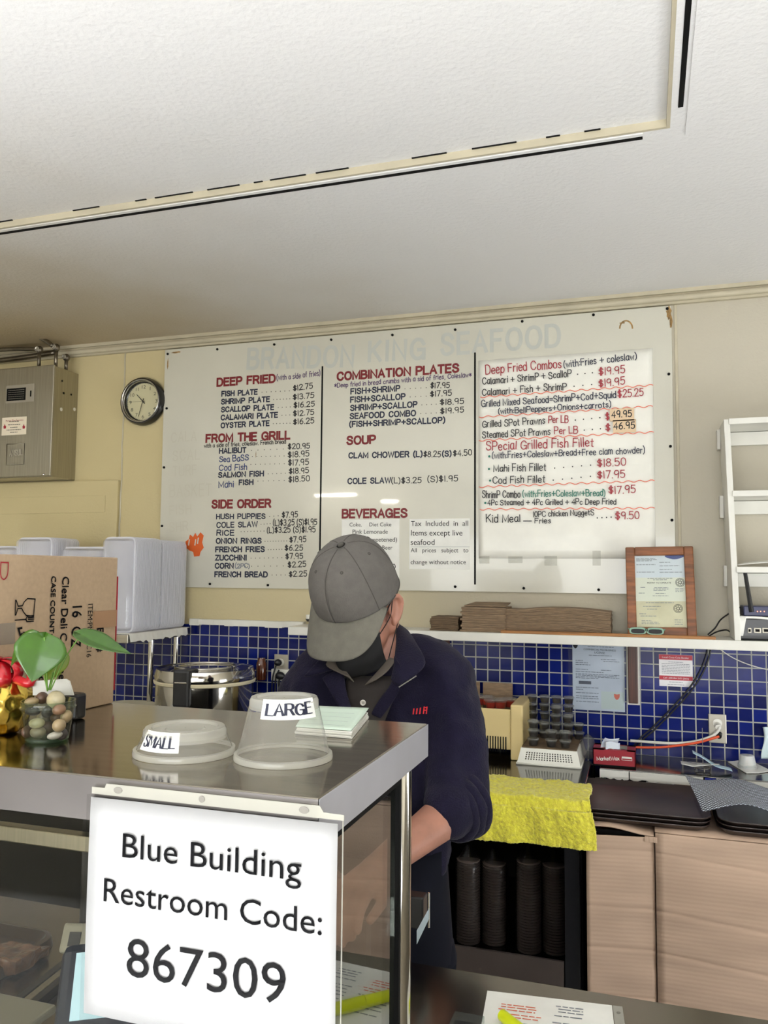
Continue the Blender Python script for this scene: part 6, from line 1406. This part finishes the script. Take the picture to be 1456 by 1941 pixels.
def ell(px, py, d, hw, hd, n=28, tilt=0, ex=2.4):
    """horizontal body ring: pixel half width hw at depth d, half depth hd in metres"""
    c = PD(px, py, d); rv = V((CR.x, CR.y, 0)).normalized(); fv = V((CF.x, CF.y, 0)).normalized(); w_ = hw * d / FPX; out = []
    for k in range(n):
        a = 2 * PI * k / n; ca, sa = math.cos(a), math.sin(a)
        x = math.copysign(abs(ca) ** (2 / ex), ca) * w_; y = math.copysign(abs(sa) ** (2 / ex), sa) * hd
        out.append(c + rv * x + fv * y + V((0, 0, tilt * y)))
    return out
# head frame: turned to the viewer's left and bowed
HC = PD(684, 1153, 1.74)
al, be = math.radians(27), math.radians(33)
def cam2w(r, u, t): return CR * r + CU * u - CF * t
HF = cam2w(-math.sin(al) * math.cos(be), -math.sin(be), math.cos(al) * math.cos(be)); HU = cam2w(-math.sin(al) * math.sin(be), math.cos(be), math.cos(al) * math.sin(be)); HS = cam2w(math.cos(al), 0, math.sin(al))
def H(s, f, u): return HC + HS * s + HF * f + HU * u
HR = Matrix((HS, HF, HU)).transposed()
sk = MB()
sk.ball(H(0, -.008, .03), (.073, .094, .088), 28, HR); sk.ball(H(0, .028, -.035), (.062, .066, .07), 24, HR); sk.ball(H(0, .04, -.082), (.04, .046, .036), 20, HR)
sk.ball(H(.032, .066, -.03), (.026, .026, .024), 14, HR); sk.ball(H(-.032, .066, -.03), (.026, .026, .024), 14, HR)
sk.tube([H(0, .088, .012), H(0, .112, -.026), H(0, .1, -.036)], [.008, .014, .011], 12); sk.ball(H(0, .112, -.028), .014, 12)
sk.tube([H(-.045, .078, .03), H(0, .09, .034), H(.045, .078, .03)], [.012, .013, .012], 10)
sk.ball(H(0, .086, -.062), (.024, .012, .008), 12, HR)
caps(sk, [H(0, -.03, -.03), H(0, -.02, -.09), PD(712, 1262, 1.80), PD(716, 1330, 1.83)], [.06, .056, .06, .085])
for s in (1, -1):   # ears
    sk.tube(crom([H(.072 * s, .012, -.03), H(.083 * s, -.004, -.022), H(.09 * s, -.02, .004), H(.09 * s, -.016, .026), H(.082 * s, .0, .034), H(.073 * s, .012, .024)], 4), .0062, 10)
    sk.ball(H(.077 * s, -.002, .004), (.006, .02, .03), 12, HR); sk.ball(H(.077 * s, .008, -.026), (.007, .008, .011), 10, HR); sk.ball(H(.078 * s, .012, .002), (.006, .007, .01), 10, HR)
# trunk joining neck, arms and legs beneath the clothes
caps(sk, [PD(716, 1350, 1.83), PD(722, 1500, 1.80), PD(724, 1640, 1.77)], [.075, .085, .09], 20)
sh_r = PD(838, 1292, 1.80); el_r = PD(872, 1522, 1.66); wr_r = PD(722, 1640, 1.47); kn_r = PD(684, 1676, 1.41)
sh_l = PD(596, 1300, 1.78); el_l = PD(560, 1530, 1.66); wr_l = PD(600, 1648, 1.46); kn_l = PD(620, 1690, 1.40)
caps(sk, [PD(716, 1330, 1.82), sh_r, el_r], [.07, .05, .043]); caps(sk, [PD(716, 1330, 1.82), sh_l, el_l], [.07, .05, .043])
caps(sk, [el_r, el_r.lerp(wr_r, .3) + V((0, 0, -.002)), wr_r, wr_r.lerp(kn_r, .5)], [.041, .041, .027, .026], 16); caps(sk, [el_l, el_l.lerp(wr_l, .3), wr_l, wr_l.lerp(kn_l, .5)], [.041, .041, .027, .026], 16)
def hand(wr, kn, side, curl):
    u = (kn - wr).normalized(); dn = V((0, 0, -1)); lat = u.cross(dn).normalized(); nrm = lat.cross(u).normalized()
    if nrm.z > 0: nrm = -nrm
    # palm
    for k in (-1.5, -.5, .5, 1.5): caps(sk, [wr + lat * k * .009, wr + u * .05 + lat * k * .0155, wr + u * .088 + lat * k * .0185 + nrm * .002], [.014, .0135, .0105], 10, 3)
    for k, ln in ((-1.5, .058), (-.5, .07), (.5, .074), (1.5, .066)):
        b_ = wr + u * .086 + lat * k * .0188; ln *= 1.0
        d1 = (u * math.cos(curl) + nrm * math.sin(curl)); d2 = (u * math.cos(curl * 2.1) + nrm * math.sin(curl * 2.1)); d3 = (u * math.cos(curl * 2.8) + nrm * math.sin(curl * 2.8))
        p1 = b_ + d1 * ln * .45; p2 = p1 + d2 * ln * .32; p3 = p2 + d3 * ln * .25
        caps(sk, [b_, p1, p2, p3], [.0095, .0088, .0082, .0072], 10, 3)
    tb = wr + u * .022 + lat * side * .022; t1 = tb + u * .03 + lat * side * .022 + nrm * .012; t2 = t1 + u * .03 + nrm * .014 - lat * side * .002; t3 = t2 + u * .022 + nrm * .012 - lat * side * .006
    caps(sk, [tb, t1, t2, t3], [.014, .0118, .0098, .0085], 10, 3)
hand(wr_r, kn_r, -1 if (kn_r - wr_r).cross(V((0, 0, -1))).dot(CF) > 0 else 1, .42)
hand(wr_l, kn_l, 1, .42)
base = PD(728, 1640, 1.76); fx, fy = base.x, base.y
rv = V((CR.x, CR.y, 0)).normalized()
for s in (-1, 1):
    hp_ = V((fx, fy, 0)) + rv * s * .065
    caps(sk, [V((hp_.x, hp_.y, base.z - .03)), V((hp_.x, hp_.y, .5)), V((hp_.x, hp_.y, .09))], [.06, .05, .04])
    f_ = V((-CF.x, -CF.y, 0)).normalized(); caps(sk, [V((hp_.x, hp_.y, .045)), V((hp_.x, hp_.y, .04)) + f_ * .13], [.04, .034])
person = sk.build('person', m_skin, smooth=True); remesh(person, .0042, 3, .5)
tag(person, 'person in grey cap, black mask and navy fleece bending over their work behind the case', 'person')

# ---- cap
capm = MB(); ry, rx_, ch = .103, .0885, .122
def crown(a, t):
    c_, s_ = math.cos(a), math.sin(a); k = math.cos(t * PI / 2) ** .62; z = math.sin(t * PI / 2) ** 1.05 * ch
    puff = 1 + .025 * math.sin(PI * t) - .010 * (math.cos(6 * a) * .5 + .5) * math.sin(PI * min(t * 1.2, 1)) * .5
    front = .012 * max(0, c_) * math.sin(PI * t)
    return H(s_ * rx_ * k * puff, (c_ * ry * k) * puff + front - .004, .038 + z - .012 * (1 - t) * (1 - c_) * .6 + .003)
crg = MB().grid(lambda s, t: crown(2 * PI * s, t * .985), 72, 24).build('cap_crown', m_cap, None, smooth=True, solid=.002)
cap = thing('baseball_cap', 'x', 'cap', HC); bpy.data.objects.remove(cap)
capo = crg; capo.name = 'cap'; attach(capo, person)
m_seam = mat('seam_dark', (72, 69, 64), .9)
for k in range(6):
    a = k * PI / 3 + 0.0
    MB().tube([crown(a, t / 20 * .97) + (crown(a, t / 20 * .97) - H(0, 0, .05)).normalized() * .0007 for t in range(21)], .0011, 6).build('cap_seam', m_seam, capo, smooth=True)
    a += PI / 6; p = crown(a, .66); nrm = (p - H(0, 0, .06)).normalized(); Mx = nrm.to_track_quat('Z', 'Y').to_matrix()
    MB().lathe([(.0012, .0012), (.0022, .0022), (.0034, .0016), (.0036, .0002)], p, 12, cap=False, M=Mx).build('cap_eyelet', m_seam, capo, smooth=True)
MB().ball(H(0, -.004 + .0, .038 + ch + .004), (.0075, .0075, .004), 14, HR).build('cap_button', m_seam, capo, smooth=True)
MB().tube([crown(2 * PI * k / 60, .012) + HU * -.001 + (crown(2 * PI * k / 60, 0) - H(0, 0, .04)).normalized() * .0012 for k in range(61)], .0014, 6).build('cap_hem', m_seam, capo, smooth=True)
def brim(s, t):
    k = (s - .5) * 2; a = k * math.radians(66); p = crown(a, .01)
    ff = (1 - abs(k) ** 4.2); c_ = 1 - abs(k) ** 2
    return p + HS * (.010 * k * t) + HF * (.070 * ff * t) + HU * (-.040 * ff * t - .016 * k * k * t * ff - .012 * t * t * ff * (1 - c_))
br_ = MB().grid(brim, 48, 14).build('cap_brim', m_brim, capo, smooth=True, solid=.0035)
for tt in (.25, .5, .75, .93):
    pass
# ---- mask
def maskf(s, t):
    a = (s - .5) * 2 * math.radians(62); u = -.118 + .112 * t + .004 * abs(s - .5)
    w_ = .070 + .004 * math.sin(PI * t); g = .072 + .042 * math.sin(PI * min(1, t * .95 + .08)) ** .8
    noseb = .016 * math.exp(-((s - .5) / .13) ** 2) * math.exp(-((t - .68) / .28) ** 2)
    chin = -.035 * max(0, .25 - t) / .25
    return H(math.sin(a) * w_, math.cos(a) * (g + noseb + chin) + .012 + .004 * math.sin(t * 22) * (abs(s - .5) < .35) * .4, u)
MB().grid(maskf, 36, 22).build('face_mask', m_mask, person, smooth=True, solid=.002)
for s in (1, -1):
    MB().tube(crom([maskf(1 if s > 0 else 0, .85), H(.079 * s, .02, .0), H(.084 * s, -.006, .03), H(.088 * s, -.022, .0), H(.08 * s, -.006, -.03), maskf(1 if s > 0 else 0, .2)], 6), .0011, 6).build('ear_loop', m_mask, person, smooth=True)
# ---- glasses
gl = MB()
for s in (1, -1):
    cc = H(.033 * s, .108, .008); P = [cc + HS * math.cos(k * PI / 12) * .026 + HU * math.sin(k * PI / 12) * .018 + HF * (-abs(math.cos(k * PI / 12)) * .004) for k in range(25)]
    gl.tube(P, .0015, 6); gl.tube([H(.058 * s, .1, .012), H(.077 * s, .04, .014), H(.083 * s, -.005, .03)], [.0016, .0018, .0016], 6)
gl.tube([H(-.008, .112, .01), H(.008, .112, .01)], .0014, 6)
glo = gl.build('glasses', m_dev, person, smooth=True)
for s in (1, -1):
    cc = H(.033 * s, .1075, .008); MB().add([cc + HS * math.cos(k * PI / 10) * .025 + HU * math.sin(k * PI / 10) * .017 for k in range(20)], [tuple(range(20))]).build('lens', clear('lens_clear', refl=.7), glo)
# ---- fleece jacket
jk = MB()
jk.rings([ell(718, 1210, 1.86, 40, .05), ell(716, 1232, 1.85, 88, .075), ell(716, 1258, 1.83, 138, .095), ell(716, 1292, 1.82, 152, .115), ell(716, 1350, 1.80, 150, .125), ell(716, 1430, 1.78, 142, .125), ell(718, 1520, 1.77, 136, .125), ell(722, 1600, 1.76, 132, .125), ell(724, 1640, 1.76, 130, .122)])
caps(jk, [PD(790, 1258, 1.82), PD(836, 1296, 1.79), PD(852, 1380, 1.74), PD(862, 1460, 1.69), PD(868, 1512, 1.655)], [.072, .078, .074, .068, .062], 20)
caps(jk, [PD(866, 1500, 1.66), PD(868, 1520, 1.645), PD(858, 1532, 1.625)], [.06, .06, .056], 20)
caps(jk, [PD(640, 1258, 1.82), PD(600, 1300, 1.79), PD(580, 1390, 1.74), PD(566, 1470, 1.69), PD(562, 1530, 1.64)], [.072, .078, .07, .066, .062], 20)
jko = jk.build('jacket', m_fleece, person, smooth=True); remesh(jko, .0075, 5, .5)
tw_ = bpy.data.textures.new('folds', 'CLOUDS'); tw_.noise_scale = .09; tw_.noise_depth = 1
md = jko.modifiers.new('fold', 'DISPLACE'); md.texture = tw_; md.strength = .03; md.texture_coords = 'GLOBAL'
tw2 = bpy.data.textures.new('folds_small', 'CLOUDS'); tw2.noise_scale = .035; tw2.noise_depth = 1
md = jko.modifiers.new('fold2', 'DISPLACE'); md.texture = tw2; md.strength = .006; md.texture_coords = 'GLOBAL'
# rolled cuff: three soft folds round the forearm
cd = (wr_r - el_r).normalized(); a_ = cd.orthogonal().normalized(); b_ = cd.cross(a_); cf = MB()
for k, (off, R_, r_) in enumerate(((-.004, .062, .013), (.014, .0605, .0135), (.031, .056, .012))):
    cc = el_r + cd * off
    pts = []
    for j in range(33):
        an = 2 * PI * j / 32; wob = noise.noise(V((math.cos(an) * 1.6, math.sin(an) * 1.6, k * 3.1)))
        pts.append(cc + (a_ * math.cos(an) + b_ * math.sin(an)) * (R_ + .003 * wob) + cd * .004 * noise.noise(V((math.sin(an) * 2, math.cos(an) * 2, k + 9))))
    cf.tube(pts, [r_ * (1 + .15 * noise.noise(V((j * .5, k, 2)))) for j in range(33)], 12)
cf.build('sleeve_cuff', m_fleece, person, smooth=True)
# folded collar
def strip(name, inner, outer, m, par, th=.006, n=8, bow=0):
    A = crom(inner, n); B = crom(outer, n); k = min(len(A), len(B)); mb = MB()
    for i in range(k):
        for j in range(6):
            t = j / 5; p = A[i].lerp(B[i], t) - CF * bow * math.sin(PI * t); mb.v.append(tuple(p))
    for i in range(k - 1):
        for j in range(5): mb.f.append((i * 6 + j, (i + 1) * 6 + j, (i + 1) * 6 + j + 1, i * 6 + j + 1))
    o = mb.build(name, m, par, smooth=True, solid=th, sub=1); return o
strip('collar', [PD(742, 1290, 1.655), PD(748, 1240, 1.70), PD(750, 1200, 1.76), PD(738, 1172, 1.83), PD(712, 1168, 1.90), PD(684, 1185, 1.87), PD(662, 1215, 1.79), PD(650, 1262, 1.69)],
      [PD(757, 1300, 1.64), PD(806, 1262, 1.665), PD(790, 1222, 1.72), PD(764, 1192, 1.83), PD(712, 1180, 1.95), PD(660, 1200, 1.86), PD(622, 1232, 1.72), PD(574, 1284, 1.66)], m_fleece, person, .009, 8, .008)
strip('lapel', [PD(748, 1242, 1.69), PD(744, 1290, 1.655), PD(720, 1325, 1.645), PD(700, 1352, 1.64)], [PD(760, 1262, 1.665), PD(760, 1300, 1.64), PD(742, 1335, 1.635), PD(722, 1362, 1.635)], m_fleece, person, .006, 6, .003)
strip('lapel', [PD(652, 1262, 1.69), PD(655, 1300, 1.655), PD(664, 1335, 1.64), PD(674, 1362, 1.635)], [PD(610, 1285, 1.665), PD(628, 1315, 1.64), PD(645, 1345, 1.632), PD(655, 1366, 1.63)], m_fleece, person, .006, 6, .003)
zp = MB()
for k in range(16): c = PD(757 + 2.1 * k, 1302 - 1.35 * k, 1.632 + .0012 * k); zp.ball(c, .0014, 6)
zp.build('zip_teeth', mat('zip_metal', (190, 186, 176), .35, .7), person, smooth=True)
# shirt in the open neck
stf = MB()
rowsS = [(1282, 664, 744, 1.69), (1290, 656, 748, 1.675), (1305, 656, 750, 1.662), (1330, 656, 744, 1.652), (1365, 656, 730, 1.645), (1395, 660, 720, 1.645)]
def shirt(s, t):
    q = t * (len(rowsS) - 1); j = min(int(q), len(rowsS) - 2); f = q - j; A, B = rowsS[j], rowsS[j + 1]
    y = A[0] + (B[0] - A[0]) * f; x0 = A[1] + (B[1] - A[1]) * f; x1 = A[2] + (B[2] - A[2]) * f; d = A[3] + (B[3] - A[3]) * f
    return PD(x0 + (x1 - x0) * s, y, d - .012 * math.sin(PI * s))
MB().grid(shirt, 14, 18).build('shirt', m_shirt, person, smooth=True, solid=.002)
strip('shirt_collar', [PD(690, 1300, 1.655), PD(716, 1272, 1.665), PD(738, 1246, 1.695)], [PD(714, 1288, 1.648), PD(735, 1272, 1.655), PD(752, 1250, 1.685)], m_shirtc, person, .003, 6)
strip('shirt_collar', [PD(672, 1294, 1.66), PD(650, 1262, 1.67), PD(640, 1242, 1.69)], [PD(662, 1282, 1.652), PD(618, 1262, 1.655), PD(632, 1243, 1.68)], m_shirtc, person, .003, 6)
c = PD(688, 1332, 1.632); Mb = (-CF).to_track_quat('Z', 'Y').to_matrix()
bo = MB().lathe([(.0005, .001), (.003, .001), (.0042, .003), (.0055, .0028), (.006, 0), (.0005, -.001)], c, 18, M=Mb).build('button', mat('button_white', (206, 202, 196), .35), person, smooth='auto')
for dx_, dy_ in ((1, 1), (-1, 1), (1, -1), (-1, -1)): MB().ball(c + CR * dx_ * .0013 + CU * dy_ * .0013 - CF * .0012, .0007, 6).build('button_hole', m_black, bo)
eb = MB()
for k, (x, h_) in enumerate(((757, 9), (763, 9), (769, 10), (776, 12), (782, 12))):
    eb.ribbon([PD(x, 1369, 1.60), PD(x, 1369 - h_, 1.60)], .0026, CR, CU)
eb.ribbon([PD(776, 1358, 1.60), PD(782, 1358, 1.60)], .002, CR, CU); eb.ribbon([PD(776, 1363, 1.60), PD(782, 1363, 1.60)], .002, CR, CU)
ebo = eb.build('embroidery', mat('embroidery_red', (214, 24, 40), .6), person)
sw = ebo.modifiers.new('sw', 'SHRINKWRAP'); sw.target = jko; sw.offset = .0015; sw.wrap_method = 'PROJECT'; sw.use_project_x = False; sw.use_negative_direction = True; sw.use_positive_direction = True; sw.use_project_y = True
# apron and trousers
ap = MB(); rings = []
for (px_, py_, hw) in ((724, 1590, 122), (726, 1650, 124), (728, 1740, 128), (729, 1840, 134)): rings.append(ell(px_, py_, 1.765, hw, .14))
low = [V((p.x, p.y, .45)) for p in rings[-1]]; rings.append(low)
MB().rings(rings).build('apron', m_apron, person, smooth=True)
for s in (-1, 1):
    hp_ = V((fx, fy, 0)) + rv * s * .065; mb = MB(); caps(mb, [V((hp_.x, hp_.y, .8)), V((hp_.x, hp_.y, .45)), V((hp_.x, hp_.y, .1))], [.095, .08, .066]); mb.build('trouser_leg', m_apron, person, smooth=True)
    f_ = V((-CF.x, -CF.y, 0)).normalized(); mb = MB(); caps(mb, [V((hp_.x, hp_.y, .052)) - f_ * .03, V((hp_.x, hp_.y, .048)) + f_ * .16], [.05, .045]); mb.build('shoe', m_dev, person, smooth=True)
